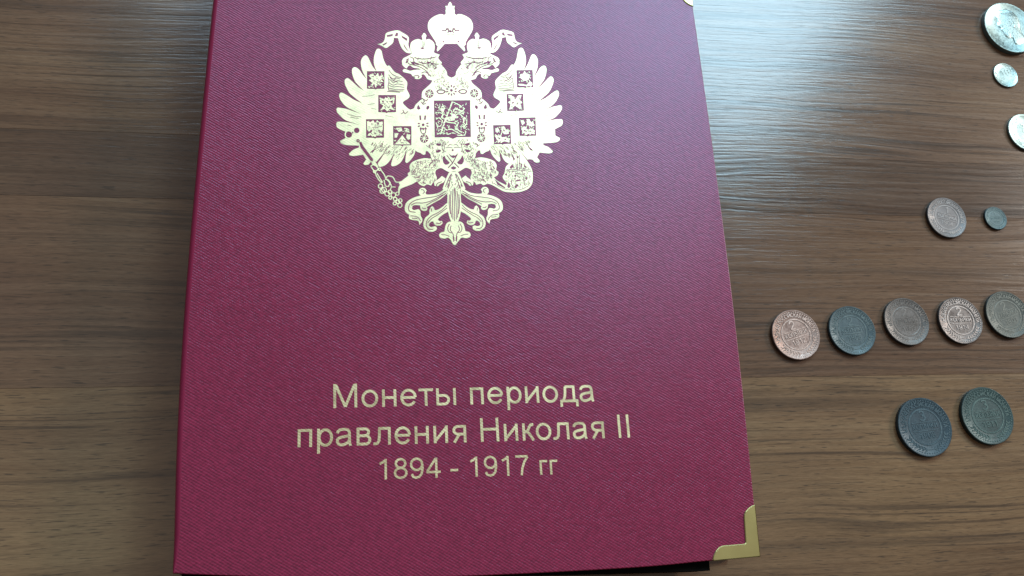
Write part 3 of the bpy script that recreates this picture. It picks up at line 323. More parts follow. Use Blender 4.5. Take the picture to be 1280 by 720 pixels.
('tail~',5,0,0,0,'103.75,138.51 103.75,134.69 103.75,130.9 103.75,127.13 103.75,127.63 103.75,128.13 104.68,128.69 104.91,129.23 105.13,129.79 105.39,130.32 105.7,130.88 106.06,131.43 106.48,131.78 106.99,131.79 107.57,131.61 108.15,131.52 108.74,131.62 109.34,131.8 109.81,132.04 110.21,132.52 110.34,133.07 110.28,133.47 110.09,133.88 109.77,134.22 109.3,134.42 108.7,134.55 108.1,134.68 108.04,135.11 107.99,135.55 107.89,136.05 107.75,136.69 107.56,137.4 107.3,137.99 106.92,138.41 106.46,138.72 105.98,138.88 105.47,138.86 104.94,138.7 103.75,138.52'),
('crown',2,0,0,0,'103.75,245.66 103.38,245.1 103.08,244.42 102.89,243.86 102.74,243.32 102.11,243.25 101.49,243.19 101.74,242.67 101.91,242.12 101.82,241.49 101.69,240.79 101.73,240.25 101.81,239.67 101.78,239.18 101.41,238.7 100.92,238.31 100.48,238.61 99.93,238.77 99.33,238.66 98.63,238.43 97.92,238.12 97.23,237.73 96.53,237.26 95.91,236.78 95.37,236.31 94.9,235.82 94.49,235.27 94.15,234.6 93.87,233.87 93.67,233.13 93.58,232.35 93.58,231.57 93.65,230.84 93.78,230.21 93.98,229.63 94.22,229.07 94.51,228.49 94.84,227.92 95.19,227.33 95.58,226.68 95.99,226.01 96.35,225.39 96.66,224.82 96.92,224.29 97.12,223.87 97.31,223.3 99.39,223.48 101.46,223.66 103.75,223.86 103.75,231.05 103.75,238.31 103.75,245.66'),
('crown~',2,0,0,0,'103.75,245.66 103.75,238.31 103.75,231.05 103.75,223.86 106.04,224.08 108.11,224.29 110.19,224.5 110.38,225.11 110.58,225.57 110.84,226.14 111.15,226.78 111.51,227.47 111.92,228.22 112.31,228.95 112.66,229.61 112.99,230.25 113.28,230.88 113.52,231.5 113.72,232.11 113.85,232.77 113.92,233.52 113.92,234.32 113.83,235.07 113.63,235.79 113.35,236.47 113.01,237.07 112.6,237.55 112.13,237.95 111.59,238.32 110.97,238.68 110.27,239.01 109.58,239.27 108.87,239.44 108.17,239.53 107.57,239.53 107.02,239.25 106.58,238.87 106.09,239.16 105.72,239.57 105.69,240.06 105.77,240.65 105.81,241.2 105.68,241.87 105.59,242.48 105.76,243.07 106.01,243.65 105.39,243.58 104.76,243.52 104.61,244.03 104.42,244.56 104.12,245.18 103.75,245.66'),
('crown',3,0,0,0,'97.2,223.97 100.83,225.19 100.96,223.57 99.06,221.1 97.73,219.41 97.39,220.06 97.89,222.13 96.99,222.96'),
('crown~',3,0,0,0,'110.51,224.21 109.61,223.21 110.11,221.22 109.77,220.51 108.44,221.96 106.54,224.09 106.67,225.74 110.3,225.19'),
('head_crown',3,0,0,0,'85.7,221.09 85.77,221.72 85.9,222.35 86.11,222.92 86.42,223.39 86.82,223.79 87.29,224.15 87.84,224.5 88.46,224.8 89.06,224.98 89.64,224.95 90.19,224.79 90.63,224.67 91.14,224.62 91.09,225.1 91.03,225.61 90.91,226.15 90.76,226.71 91.24,227.21 91.53,228.14 92.16,228.34 92.55,227.64 92.94,227.13 92.75,226.46 92.53,225.74 92.68,224.84 93.2,225.2 93.79,225.39 94.3,225.25 94.86,224.97 95.36,224.62 95.75,224.26 96.08,223.83 96.33,223.35 96.45,222.78 96.49,222.14 96.5,221.56 96.5,220.88 96.4,220.2 96.25,219.61 96.05,218.96 95.87,218.36 95.79,217.82 95.72,217.33 95.46,216.89 94.92,216.5 94.19,216.17 93.29,215.91 92.06,215.7 90.64,215.57 89.38,215.59 88.36,215.81 87.5,216.19 86.85,216.63 86.51,217.14 86.39,217.71 86.27,218.23 86.01,218.76 85.81,219.31 85.73,219.85 85.69,220.47'),
('head_crown~',3,0,0,0,'121.81,223.79 121.77,223.16 121.69,222.6 121.49,222 121.23,221.42 121.11,220.87 120.99,220.27 120.65,219.69 120,219.13 119.14,218.59 118.12,218.18 116.86,217.93 115.44,217.81 114.21,217.79 113.31,217.89 112.58,218.1 112.04,218.39 111.78,218.79 111.71,219.27 111.63,219.79 111.45,220.37 111.25,220.98 111.1,221.55 111,222.22 111,222.9 111.01,223.49 111.05,224.13 111.17,224.73 111.42,225.26 111.75,225.75 112.14,226.19 112.64,226.63 113.2,227.02 113.71,227.26 114.3,227.18 114.82,226.92 114.97,227.84 114.75,228.53 114.56,229.17 114.95,229.76 115.34,230.54 115.97,230.46 116.26,229.57 116.74,229.16 116.59,228.57 116.47,227.99 116.41,227.48 116.36,226.98 116.87,227.12 117.31,227.33 117.86,227.6 118.44,227.74 119.04,227.67 119.66,227.48 120.21,227.23 120.68,226.95 121.08,226.62 121.39,226.21 121.6,225.67 121.73,225.05 121.8,224.42'),
('ribbon',2,0,0,0,'71.4,220.94 72.04,221.06 72.68,221.19 73.25,221.45 73.73,221.91 74.14,222.51 74.48,223.26 74.67,224.3 74.78,225.49 75.01,226.45 75.41,226.96 75.92,227.24 76.56,227.49 77.63,227.94 78.91,228.4 80.07,228.62 80.94,228.45 81.67,228.03 82.41,227.56 83.26,227.07 84.12,226.52 84.75,225.96 85.05,225.42 85.13,224.85 85.13,224.19 85.04,223.4 84.87,222.5 84.89,221.47 85.23,220.25 85.75,218.9 86.27,217.56 85.48,217.57 84.68,217.59 83.94,217.81 83.23,218.33 82.57,219.05 82,219.88 81.53,220.87 81.14,221.96 80.84,222.92 80.66,223.57 80.56,224.12 80.45,224.68 79.8,224.71 79.16,224.75 78.51,224.78 78.42,223.9 78.34,223.02 78.12,222.23 77.69,221.57 77.13,221 76.57,220.49 76.07,219.96 75.57,219.5 75.03,219.29 74.41,219.5 73.74,219.96 73.1,220.37 72.51,220.6 71.96,220.77'),
('ribbon~',2,0,0,0,'135.54,226.66 134.99,226.39 134.4,226.04 133.76,225.51 133.09,224.91 132.47,224.57 131.93,224.69 131.43,225.07 130.93,225.51 130.37,225.93 129.81,226.41 129.38,227 129.16,227.77 129.08,228.65 128.99,229.53 128.34,229.37 127.7,229.21 127.05,229.06 126.94,228.47 126.84,227.88 126.66,227.19 126.36,226.16 125.97,224.97 125.5,223.88 124.93,222.93 124.27,222.08 123.56,221.42 122.82,221.06 122.02,220.9 121.23,220.74 121.75,222.2 122.27,223.66 122.61,224.96 122.63,226.01 122.46,226.89 122.37,227.67 122.37,228.35 122.45,228.93 122.75,229.54 123.38,230.24 124.24,230.95 125.09,231.61 125.83,232.24 126.56,232.8 127.43,233.14 128.59,233.14 129.87,232.92 130.94,232.66 131.58,232.53 132.09,232.35 132.49,231.9 132.72,230.97 132.83,229.77 133.02,228.74 133.36,228.03 133.77,227.5 134.25,227.12 134.82,226.96 135.46,226.95 136.1,226.94'),
('ribbon',3,1,0,0,'75.4,225.76 78.2,226.64 77.89,225.44 75.56,224.79'),
('ribbon~',3,1,0,0,'131.94,230.1 129.61,230.32 129.3,231.49 132.1,231.12'),
('ribbon',3,1,0,0,'79.6,227.4 80.46,227.29 80.22,225.65 78.82,225.44'),
('ribbon~',3,1,0,0,'128.68,230.14 127.28,230.09 127.04,231.72 127.9,231.99'),
('ribbon',3,1,0,0,'81.7,226.32 84.43,224.85 84.19,223.48 82.09,225.09'),
('ribbon~',3,1,0,0,'125.41,229.17 123.31,227.13 123.07,228.47 125.8,230.49'),
('ribbon',3,1,0,0,'82.78,222.19 83.95,220.04 85.11,218.35 83.94,219.15 83.01,220.68'),
('ribbon~',3,1,0,0,'124.49,224.51 123.56,222.78 122.39,221.76 123.55,223.69 124.72,226.08'),
('ribbon',3,1,0,0,'73.48,220.94 75.79,222.39 75.26,221.27 74.02,220.27'),
('ribbon~',3,1,0,0,'133.48,225.77 132.24,226.56 131.71,227.6 134.02,226.55'),
('sceptre',4,0,0,0,'62.91,174.81 63.62,174.57 64.34,174.32 64.95,173.9 65.34,173.25 65.64,172.43 66.08,171.49 67.31,169.62 68.86,167.34 70.19,165.36 70.98,164.1 71.6,163.05 72.23,162 71.45,162.21 70.66,162.41 70.02,162.7 69.64,163.08 69.4,163.53 69.09,164.07 67.73,165.89 65.97,168.23 64.62,170.17 64.24,171.03 64.06,171.83 63.86,172.6 63.55,173.35 63.23,174.08'),
('sceptre',5,1,0,0,'64.04,173.02 64.96,173.28 65.71,171.47 70,165.35 69.64,164.31 68.72,164.87 64.62,170.58'),
('sceptre',5,0,0,0,'61.58,176.39 61.41,175.49 60.92,174.75 60.19,174.31 59.38,174.26 58.65,174.61 58.14,175.29 57.94,176.16 58.11,177.06 58.6,177.81 59.33,178.25 60.14,178.3 60.87,177.95 61.39,177.27'),
('sceptre',6,1,0,0,'61.08,176.36 60.96,175.7 60.6,175.16 60.07,174.84 59.49,174.81 58.95,175.06 58.58,175.56 58.44,176.19 58.56,176.85 58.92,177.39 59.44,177.71 60.03,177.75 60.57,177.49 60.94,177'),
('sceptre',5,0,0,0,'64.4,178.44 64.25,177.68 63.84,177.06 63.23,176.68 62.55,176.64 61.93,176.94 61.5,177.51 61.34,178.24 61.48,179 61.9,179.63 62.51,180 63.19,180.04 63.81,179.75 64.24,179.18'),
('sceptre',6,1,0,0,'64.14,178.5 64.03,177.93 63.71,177.45 63.25,177.17 62.73,177.14 62.26,177.36 61.94,177.8 61.81,178.36 61.92,178.93 62.24,179.41 62.7,179.69 63.22,179.73 63.69,179.5 64.02,179.07'),
('sceptre',5,0,0,0,'62.4,177.48 62.3,176.99 62.03,176.58 61.64,176.34 61.19,176.31 60.79,176.5 60.51,176.87 60.41,177.35 60.5,177.85 60.77,178.25 61.17,178.5 61.61,178.52 62.01,178.33 62.29,177.96'),
('sceptre',6,1,0,0,'61.63,177.22 61.59,177.06 61.5,176.92 61.37,176.84 61.22,176.83 61.09,176.9 61,177.02 60.96,177.18 60.99,177.35 61.08,177.48 61.21,177.56 61.36,177.57 61.5,177.51 61.59,177.38'),
('sceptre',6,1,0.35,2,'64.05,173.64 64.01,173.41 63.88,173.23 63.7,173.11 63.49,173.1 63.3,173.19 63.17,173.36 63.12,173.59 63.17,173.81 63.29,174 63.48,174.12 63.68,174.13 63.87,174.04 64,173.87'),
('sceptre',5,0,0.42,1,'68.92,162.23 69.41,162.6 69.89,162.96 70.38,163.33 71,162.55 71.62,161.77 72.24,160.98 71.69,160.55 71.14,160.11 70.59,159.68 70.03,160.53 69.48,161.38 68.92,162.23'),
('sceptre',5,0,0.42,1,'72.42,161.4 70.77,159.69'),
('sceptre',5,0,0.42,1,'72.79,161.22 73.45,160.26 74.12,159.3 74.64,158.47 74.88,157.88 75.01,157.35 75.2,156.88 75.52,156.47 75.91,156.12 76.3,155.72 76.67,155.23 77.04,154.69 77.41,154.16'),
('sceptre',5,0,0.42,1,'70.59,159.68 70.94,158.81 71.29,157.94 71.71,157.1 72.22,156.31 72.79,155.53 73.37,154.76 73.73,155.19 72.99,156.49 72.25,157.81 71.51,159.12'),
('sceptre',5,0,0.42,1,'75.2,156.88 75.41,157.31 75.63,157.75 75.93,158.05 76.39,158.14 76.93,158.1 77.41,158.01 77.9,157.83 78.33,157.44 78.62,156.88 78.9,156.18 79.25,155.67 79.7,155.48 80.2,155.48 80.73,155.54 81.27,155.66 81.83,155.84 82.39,156.03'),
('sceptre',5,0,0.42,1,'74.46,156.23 74.62,155.28 74.78,154.34 75.02,153.64 75.4,153.36 75.85,153.33 76.31,153.3 76.55,153.92 76.8,154.53 77.04,155.15 76.67,155.66 76.3,156.16 75.93,156.51 75.38,156.57 74.83,156.45'),
('sceptre',5,0,0.42,1,'77.22,154.35 77.41,153.76 77.59,153.16 78.15,153.19 78.7,153.22 79.25,153.24'),
('sceptre',5,0,0.42,1,'77.41,152.95 77.23,152.34 77.04,151.73 77.5,151.35 77.96,150.97'),
('sceptre',5,0,0.42,1,'80.72,153.11 80.65,152.56 80.57,152 80.54,151.49 80.61,150.87 80.72,150.29'),
('sceptre',5,0,0.38,2,'73.89,153.38 73.8,152.96 73.56,152.61 73.21,152.41 72.82,152.39 72.46,152.56 72.22,152.88 72.13,153.29 72.21,153.72 72.45,154.06 72.81,154.27 73.2,154.29 73.55,154.12 73.8,153.8'),
('sceptre',5,0,0.38,2,'75.47,151.85 75.37,151.37 75.1,150.98 74.7,150.76 74.26,150.74 73.86,150.93 73.59,151.29 73.49,151.75 73.58,152.23 73.86,152.62 74.25,152.85 74.69,152.87 75.09,152.68 75.37,152.32'),
('sceptre',5,0,0.38,2,'76.72,150.1 76.62,149.65 76.36,149.27 75.98,149.05 75.55,149.03 75.17,149.22 74.91,149.57 74.81,150.01 74.9,150.47 75.17,150.85 75.55,151.06 75.97,151.09 76.36,150.9 76.62,150.55'),
('sceptre',5,0,0.38,2,'77.6,150.95 77.52,150.6 77.32,150.31 77.03,150.14 76.7,150.12 76.41,150.26 76.2,150.53 76.13,150.88 76.2,151.23 76.4,151.52 76.7,151.69 77.02,151.7 77.32,151.56 77.52,151.29'),
('sceptre',5,0,0.38,2,'79.28,149.62 79.19,149.17 78.92,148.79 78.54,148.57 78.12,148.55 77.74,148.74 77.47,149.09 77.38,149.53 77.47,149.99 77.73,150.37 78.12,150.59 78.54,150.61 78.93,150.42 79.19,150.07'),
('sceptre',5,0,0.38,2,'80.65,150.29 80.58,149.97 80.4,149.71 80.13,149.56 79.84,149.55 79.57,149.68 79.39,149.92 79.32,150.23 79.39,150.54 79.57,150.81 79.84,150.96 80.13,150.97 80.4,150.84 80.58,150.6'),
('sceptre',5,0,0.38,2,'77.67,148.35 77.61,148.05 77.44,147.81 77.19,147.66 76.91,147.65 76.66,147.77 76.49,148 76.43,148.29 76.49,148.59 76.66,148.83 76.91,148.97 77.19,148.99 77.44,148.87 77.61,148.64'),
('sceptre',5,0,0.38,2,'79.8,147.85 79.72,147.5 79.52,147.21 79.23,147.04 78.9,147.03 78.61,147.17 78.4,147.43 78.33,147.78 78.4,148.13 78.61,148.42 78.9,148.58 79.23,148.6 79.52,148.46 79.73,148.19'),
('sceptre',5,0,0.38,2,'81.89,147.26 81.82,146.91 81.61,146.62 81.32,146.46 80.99,146.44 80.7,146.58 80.49,146.85 80.42,147.2 80.49,147.55 80.7,147.83 80.99,148 81.32,148.02 81.61,147.88 81.82,147.61'),
('sceptre',5,0,0.38,2,'80.9,146.7 80.82,146.35 80.62,146.06 80.33,145.89 80,145.88 79.71,146.02 79.5,146.29 79.43,146.63 79.5,146.98 79.71,147.27 80,147.44 80.33,147.45 80.62,147.31 80.83,147.04'),
('sceptre',5,0,0.38,2,'79.54,145.84 79.47,145.52 79.29,145.27 79.03,145.12 78.73,145.1 78.47,145.23 78.29,145.47 78.22,145.78 78.29,146.09 78.47,146.35 78.73,146.5 79.03,146.51 79.29,146.39 79.47,146.15'),
('sceptre',5,0,0.38,2,'81.88,145.15 81.8,144.73 81.55,144.38 81.2,144.18 80.81,144.17 80.45,144.33 80.21,144.66 80.12,145.07 80.21,145.49 80.46,145.83 80.81,146.03 81.2,146.05 81.55,145.88 81.8,145.56'),
('sceptre',5,0,0.38,2,'71.1,159.83 71.05,159.58 70.91,159.37 70.71,159.25 70.48,159.24 70.27,159.34 70.13,159.53 70.08,159.77 70.12,160.02 70.27,160.23 70.47,160.35 70.7,160.36 70.91,160.26 71.05,160.07'),
('sceptre',5,0,0.38,2,'73.12,161.03 73.07,160.78 72.93,160.58 72.72,160.45 72.49,160.44 72.29,160.54 72.14,160.73 72.09,160.98 72.14,161.23 72.28,161.43 72.49,161.55 72.72,161.57 72.92,161.47 73.07,161.28'),
('sceptre',5,0,0.38,2,'74.7,151.21 74.61,150.75 74.34,150.38 73.96,150.16 73.54,150.14 73.16,150.32 72.89,150.67 72.8,151.12 72.89,151.58 73.15,151.95 73.53,152.17 73.95,152.19 74.34,152.01 74.6,151.66'),
('orb',4,0,0,0,'132.06,173.71 132.54,173.49 133.02,173.13 133.31,172.68 133.59,172.11 133.94,171.48 134.39,170.78 134.9,170.02 135.41,169.23 135.92,168.42 136.43,167.6 136.88,166.77 137.27,165.93 137.61,165.09 137.87,164.29 138.03,163.62 138.12,162.99 138.13,162.2 138.1,160.9 137.99,159.36 137.74,158 137.26,156.96 136.63,156.11 135.98,155.41 135.31,154.91 134.62,154.56 133.98,154.28 133.46,154.04 132.99,153.86 132.4,153.71 131.5,153.51 130.43,153.33 129.28,153.23 128,153.21 126.65,153.27 125.42,153.45 124.45,153.8 123.61,154.27 122.77,154.77 121.87,155.3 120.96,155.85 120.13,156.29 119.44,156.54 118.84,156.67 118.23,156.81 118.46,157.56 118.7,158.3 119.06,158.92 119.63,159.32 120.32,159.58 121.02,159.85 121.46,159.32 121.89,158.79 122.51,158.27 123.5,157.69 124.71,157.09 125.92,156.49 126.23,156.96 126.54,157.43 125.9,158.33 125.26,159.23 124.89,160.05 124.99,160.69 125.36,161.26 125.74,161.97 125.98,163.05 126.23,164.3 126.64,165.37 127.36,166.09 128.25,166.64 129.05,167.18 129.69,167.75 130.24,168.31 130.69,168.96 130.99,169.78 131.19,170.68 131.38,171.54 131.61,172.3 131.83,173'),
('orb',5,1,0,0,'127.99,164.94 129.42,166.57 129.94,164.92 128.36,164.41'),
('orb',5,1,0,0,'132.97,167.19 133.74,166.81 133.26,164.89 132.87,164.95'),
('orb',5,1,0,0,'134.33,166.84 136.02,165.12 134.46,165.29'),
('orb',5,1,0,0,'131.33,170.27 132.32,170.54 132.2,169.47 131.41,169.34'),
('orb',5,1,0,0,'125.92,161.77 126.9,162.03 126.66,160.77 126.09,160.95'),
('orb',5,1,0,0,'130.28,158.87 132.64,159.41 132.81,158.79 130.45,158.25'),
('orb',5,1,0,0,'131.53,160.81 132.69,160.66 132.28,160.01'),
('orb',5,1,0,0,'127.14,157.88 128.07,157.1 127.61,155 126.67,155.78'),
('orb',5,1,0,0,'129.77,155.94 131.38,157.26 131.75,156.66 130.12,154.92'),
('orb',5,1,0,0,'134.63,160.35 135.83,160.83 135.36,159.13'),
('orb',5,1,0,0,'136.13,158.75 136.68,157.94 136.07,157.5'),
('orb',5,1,0,0,'129.79,161.14 131.17,161.63 130.34,160.33'),
('orb',5,1,0,0,'121.37,158.83 124.38,156.5 125.88,155.33 125.48,154.9 122.45,156.4'),
('orb',6,1,0.2,1,'126.37,163.26 127.44,163.14 128.52,163.02 129.67,163.01 130.92,163.27 132.25,163.64 133.61,163.85 135.01,163.76 136.46,163.5 137.9,163.24'),
('orb',6,1,0.2,1,'126.59,163.9 127.59,163.82 128.6,163.75 129.7,163.77 130.95,163.99 132.3,164.3 133.64,164.49 134.94,164.43 136.24,164.25 137.54,164.06'),
('orb',6,1,0.2,1,'131.56,171.13 131.46,163.95'),
('orb',6,1,0.2,1,'132.74,171.2 132.25,163.99'),
('orb',6,1,0.2,1,'120.74,157.14 121.55,156.62 122.36,156.09 123.19,155.61 124.03,155.18 124.89,154.79 125.85,154.5 126.93,154.33 128.1,154.25 129.32,154.26 130.63,154.35 131.99,154.54 133.23,154.86 134.24,155.37 135.14,156.02 136.03,156.66'),
('orb',6,1,0.2,1,'128.97,160.05 128.81,159.04 128.66,158.03 128.66,157.13 128.92,156.39 129.33,155.75 129.74,155.11'),
('orb',6,1,0.2,1,'134.51,162.01 134.31,161.18 134.1,160.35 134.01,159.48 134.09,158.54 134.28,157.56 134.47,156.58'),
('orb',6,1,0.2,1,'130.42,162.22 131.53,162.11 132.65,161.99 133.53,161.96 134.08,162.15 134.53,162.43'),
('orb',6,1,0.2,1,'120.19,157.94 120.53,156.72'),
('body',5,1,0,0,'96.44,174.14 97.02,174.47 97.5,174.41 98.09,174.28 98.54,174.14 98.72,173.64 98.25,173.41 97.76,173.25 97.14,173.32 96.62,173.52'),
('body~',5,1,0,0,'110.88,174.57 110.36,174.3 109.74,174.13 109.25,174.22 108.78,174.39 108.96,174.91 109.41,175.12 110,175.34 110.48,175.46 111.06,175.22'),
('body',5,1,0,0,'96.2,170.77 96.78,171.08 97.35,171.34 97.89,171.46 98.42,171.53 98.48,170.78 98,170.42 97.52,170.14 97.01,170.03 96.57,170.09'),
('body~',5,1,0,0,'110.93,171.13 110.49,171.01 109.98,171.04 109.5,171.26 109.02,171.55 109.08,172.31 109.61,172.31 110.15,172.28 110.72,172.1 111.3,171.87'),
('body',5,1,0,0,'99.78,168.68 99.61,168.36 99.4,167.9 99.27,167.41 99.22,166.86 99.24,166.27 99.36,165.75 99.59,165.29 99.91,164.88 100.29,164.64 100.73,164.63 101.22,164.77 101.62,164.96 101.96,165.3 102.2,165.7 101.6,166.31 100.99,166.92 100.52,167.48 100.29,167.93 100.17,168.36 100.05,168.78'),
('body~',5,1,0,0,'107.45,169.32 107.33,168.87 107.21,168.43 106.98,167.94 106.51,167.31 105.9,166.61 105.3,165.92 105.54,165.56 105.88,165.26 106.28,165.13 106.77,165.05 107.21,165.13 107.59,165.42 107.91,165.87 108.14,166.37 108.26,166.91 108.28,167.51 108.23,168.05 108.1,168.53 107.89,168.95 107.72,169.25'),
('body',5,1,0,0,'101.71,170.05 102.03,169.76 102.35,169.47 102.65,169.18 103.75,168.76 103.75,168.29 103.75,167.66 103.75,168.03 102.64,168.43 102.34,168.91 102.02,169.48'),
('body~',5,1,0,0,'105.48,169.73 105.16,169.11 104.86,168.59 103.75,168.03 103.75,167.66 103.75,168.29 103.75,168.76 104.85,169.34 105.15,169.68 105.47,170.01 105.79,170.34'),
('body',5,1,0,0,'102.57,168.84 103.75,169.23 103.75,169.54 103.75,168.78 103.75,168.01 103.75,167.25 103.75,167.81 102.86,168.3'),
('body~',5,1,0,0,'104.64,168.43 103.75,167.81 103.75,167.25 103.75,168.01 103.75,168.78 103.75,169.54 103.75,169.23 104.93,169.01'),
('body',5,1,0,0,'103.75,164.54 103.75,164.09 102.82,163.58 102.54,163.1 102.95,162.78 103.75,162.47 103.75,163.16 103.75,163.85'),
('body~',5,1,0,0,'103.75,163.85 103.75,163.16 103.75,162.47 104.55,162.89 104.96,163.27 104.68,163.71 103.75,164.09 103.75,164.54'),
('body',5,1,0.33,1,'101.4,163.17 103.42,165.56'),
('body~',5,1,0.33,1,'106.1,163.5 104.08,165.61'),
('body',5,1,0.3,1,'103.42,165.56 105.53,169.85'),
('body',5,1,0.3,1,'103.42,165.56 100.93,169.08'),
('body',5,1,0,0,'103.98,171.65 103.94,171.43 103.81,171.25 103.63,171.15 103.43,171.14 103.25,171.22 103.13,171.38 103.09,171.59 103.14,171.81 103.26,171.99 103.45,172.09 103.65,172.1 103.82,172.02 103.94,171.86'),
('body',5,1,0.2,1,'101.39,173.17 101.71,173.54 102.04,173.91 102.36,174.28 102.77,174.17 103.17,174.05 103.58,173.93'),
('body~',5,1,0.2,1,'106.11,173.52 105.79,173.84 105.46,174.16 105.14,174.49 104.73,174.31 104.33,174.13 103.92,173.96'),
('body',5,1,0.2,1,'100.42,172.49 100.93,172.6 101.44,172.72 101.95,172.79 102.48,172.78 103.02,172.72 103.56,172.67'),
('body~',5,1,0.2,1,'107.08,172.97 106.57,173.01 106.06,173.06 105.55,173.05 105.02,172.96 104.48,172.83 103.94,172.7'),
('body',5,1,0.2,1,'92.06,173.25 93.75,172.09'),
('body~',5,1,0.2,1,'115.44,174.97 113.75,173.56'),
('body',5,1,0.2,1,'99.51,175.37 99.74,174.56 99.97,173.75 100.04,172.88 99.87,171.93 99.55,170.91 99.23,169.91'),
('body~',5,1,0.2,1,'107.99,176 107.76,175.16 107.53,174.31 107.46,173.43 107.63,172.49 107.95,171.52 108.27,170.56'),
('body',5,1,0.2,1,'93.53,169.16 93.96,168.08 94.39,166.99 94.81,165.91 94.49,165.48 94.17,165.05 93.86,164.62'),
('body~',5,1,0.2,1,'113.97,170.64 113.54,169.48 113.11,168.33 112.69,167.18 113.01,166.79 113.33,166.4 113.64,166.01'),
('body',5,1,0.2,1,'95.04,168.83 96.16,167.23'),
('body~',5,1,0.2,1,'112.46,170.09 111.34,168.32'),
('body',5,1,0,0,'95.75,198.24 95.55,197.31 95.02,196.54 94.26,196.08 93.42,196.02 92.68,196.37 92.16,197.07 91.99,197.97 92.18,198.9 92.71,199.68 93.47,200.14 94.31,200.2 95.06,199.85 95.57,199.15'),
('body~',5,1,0,0,'111.93,200.52 112.44,201.31 113.19,201.79 114.03,201.87 114.79,201.53 115.32,200.84 115.51,199.93 115.34,198.99 114.82,198.2 114.08,197.72 113.24,197.64 112.48,197.98 111.95,198.67 111.75,199.58'),
('body',6,0,0.32,1,'92.27,198.55 95.46,197.67'),
('body~',6,0,0.32,1,'115.23,200.46 112.04,199.05'),
('body',6,0,0.2,1,'93.1,199.72 94.63,196.5'),
('body~',6,0,0.2,1,'114.4,201.5 112.87,198.01'),
('body',6,0,0.32,1,'94.38,199.94 93.35,196.28'),
('body~',6,0,0.32,1,'113.12,201.52 114.15,198'),
('body',6,0,0.2,1,'95.36,199.09 92.38,197.12'),
('body~',6,0,0.2,1,'112.14,200.5 115.12,199.01'),
('body',5,1,0,0,'93.26,176.47 93.06,175.57 92.54,174.83 91.8,174.39 90.98,174.34 90.25,174.69 89.74,175.37 89.57,176.24 89.76,177.14 90.27,177.88 91.02,178.32 91.84,178.37 92.58,178.02 93.08,177.34'),
('body~',5,1,0,0,'114.42,178.95 114.92,179.71 115.66,180.18 116.48,180.25 117.23,179.92 117.74,179.25 117.93,178.37 117.76,177.46 117.25,176.7 116.52,176.23 115.7,176.16 114.96,176.49 114.44,177.16 114.24,178.04'),
('body',6,0,0.32,1,'89.85,176.79 92.97,175.91'),
('body~',6,0,0.32,1,'117.65,178.88 114.53,177.52'),
('body',6,0,0.2,1,'90.66,177.91 92.16,174.79'),
('body~',6,0,0.2,1,'116.84,179.89 115.34,176.52'),
('body',6,0,0.32,1,'91.91,178.12 90.91,174.59'),
('body~',6,0,0.32,1,'115.59,179.91 116.59,176.5'),
('body',6,0,0.2,1,'92.87,177.29 89.95,175.42'),
('body~',6,0,0.2,1,'114.63,178.93 117.55,177.48'),
('body',5,1,0,0,'93.41,182.23 93.17,182.03 92.75,182.04 92.39,182.25 92.29,182.54 92.53,182.74 92.95,182.73 93.31,182.52'),
('body~',5,1,0,0,'114.19,184.13 114.55,184.4 114.97,184.48 115.21,184.31 115.11,184 114.75,183.73 114.33,183.66 114.09,183.82'),
('body',5,1,0,0,'92.5,180.8 92.21,180.78 91.89,181.07 91.73,181.49 91.81,181.8 92.09,181.81 92.41,181.53 92.58,181.11'),
('body~',5,1,0,0,'114.92,182.82 115.09,183.27 115.41,183.61 115.69,183.64 115.77,183.34 115.61,182.89 115.29,182.55 115,182.53'),
('body',5,1,0,0,'91.03,180.17 90.8,180.34 90.7,180.79 90.8,181.26 91.02,181.46 91.25,181.29 91.35,180.84 91.25,180.38'),
('body~',5,1,0,0,'116.25,182.29 116.15,182.75 116.25,183.21 116.48,183.42 116.7,183.25 116.8,182.79 116.7,182.32 116.47,182.12'),
('body',5,1,0,0,'89.55,180.57 89.47,180.86 89.63,181.31 89.95,181.64 90.24,181.67 90.32,181.38 90.15,180.93 89.84,180.6'),
('body~',5,1,0,0,'117.66,182.73 117.35,183.02 117.18,183.44 117.26,183.75 117.55,183.77 117.87,183.48 118.03,183.06 117.95,182.75'),
('body',5,1,0,0,'88.64,181.85 88.73,182.15 89.09,182.42 89.51,182.5 89.75,182.34 89.66,182.03 89.29,181.76 88.87,181.69'),
('body~',5,1,0,0,'118.63,183.98 118.21,183.99 117.84,184.21 117.75,184.5 117.99,184.7 118.41,184.69 118.77,184.48 118.86,184.18'),
('body',5,1,0,0,'88.63,183.52 88.86,183.72 89.28,183.71 89.65,183.5 89.74,183.21 89.51,183.01 89.09,183.02 88.73,183.23'),
('body~',5,1,0,0,'118.77,185.57 118.41,185.29 117.99,185.22 117.76,185.39 117.85,185.7 118.22,185.97 118.64,186.04 118.87,185.87'),
('body',5,1,0,0,'93.4,183.91 93.31,183.6 92.95,183.33 92.52,183.25 92.29,183.41 92.38,183.72 92.75,183.99 93.17,184.07'),
('body~',5,1,0,0,'114.33,185.72 114.75,185.71 115.12,185.49 115.21,185.19 114.98,184.99 114.55,185 114.19,185.22 114.1,185.52'),
('body',5,1,0,0,'91.64,182.92 91.49,182.46 91.12,182.2 90.7,182.26 90.43,182.6 90.44,183.07 90.71,183.45 91.13,183.56 91.49,183.35'),
('body~',5,1,0,0,'116.01,185.25 116.37,185.52 116.79,185.48 117.06,185.14 117.07,184.66 116.8,184.28 116.38,184.16 116.01,184.36 115.86,184.79'),
('body',5,1,0,0,'105.99,199.83 105.75,199.62 105.31,199.62 104.94,199.84 104.85,200.14 105.09,200.35 105.52,200.34 105.9,200.13'),
('body',5,1,0,0,'105.04,198.35 104.75,198.33 104.43,198.62 104.26,199.05 104.35,199.37 104.64,199.39 104.96,199.1 105.13,198.66'),
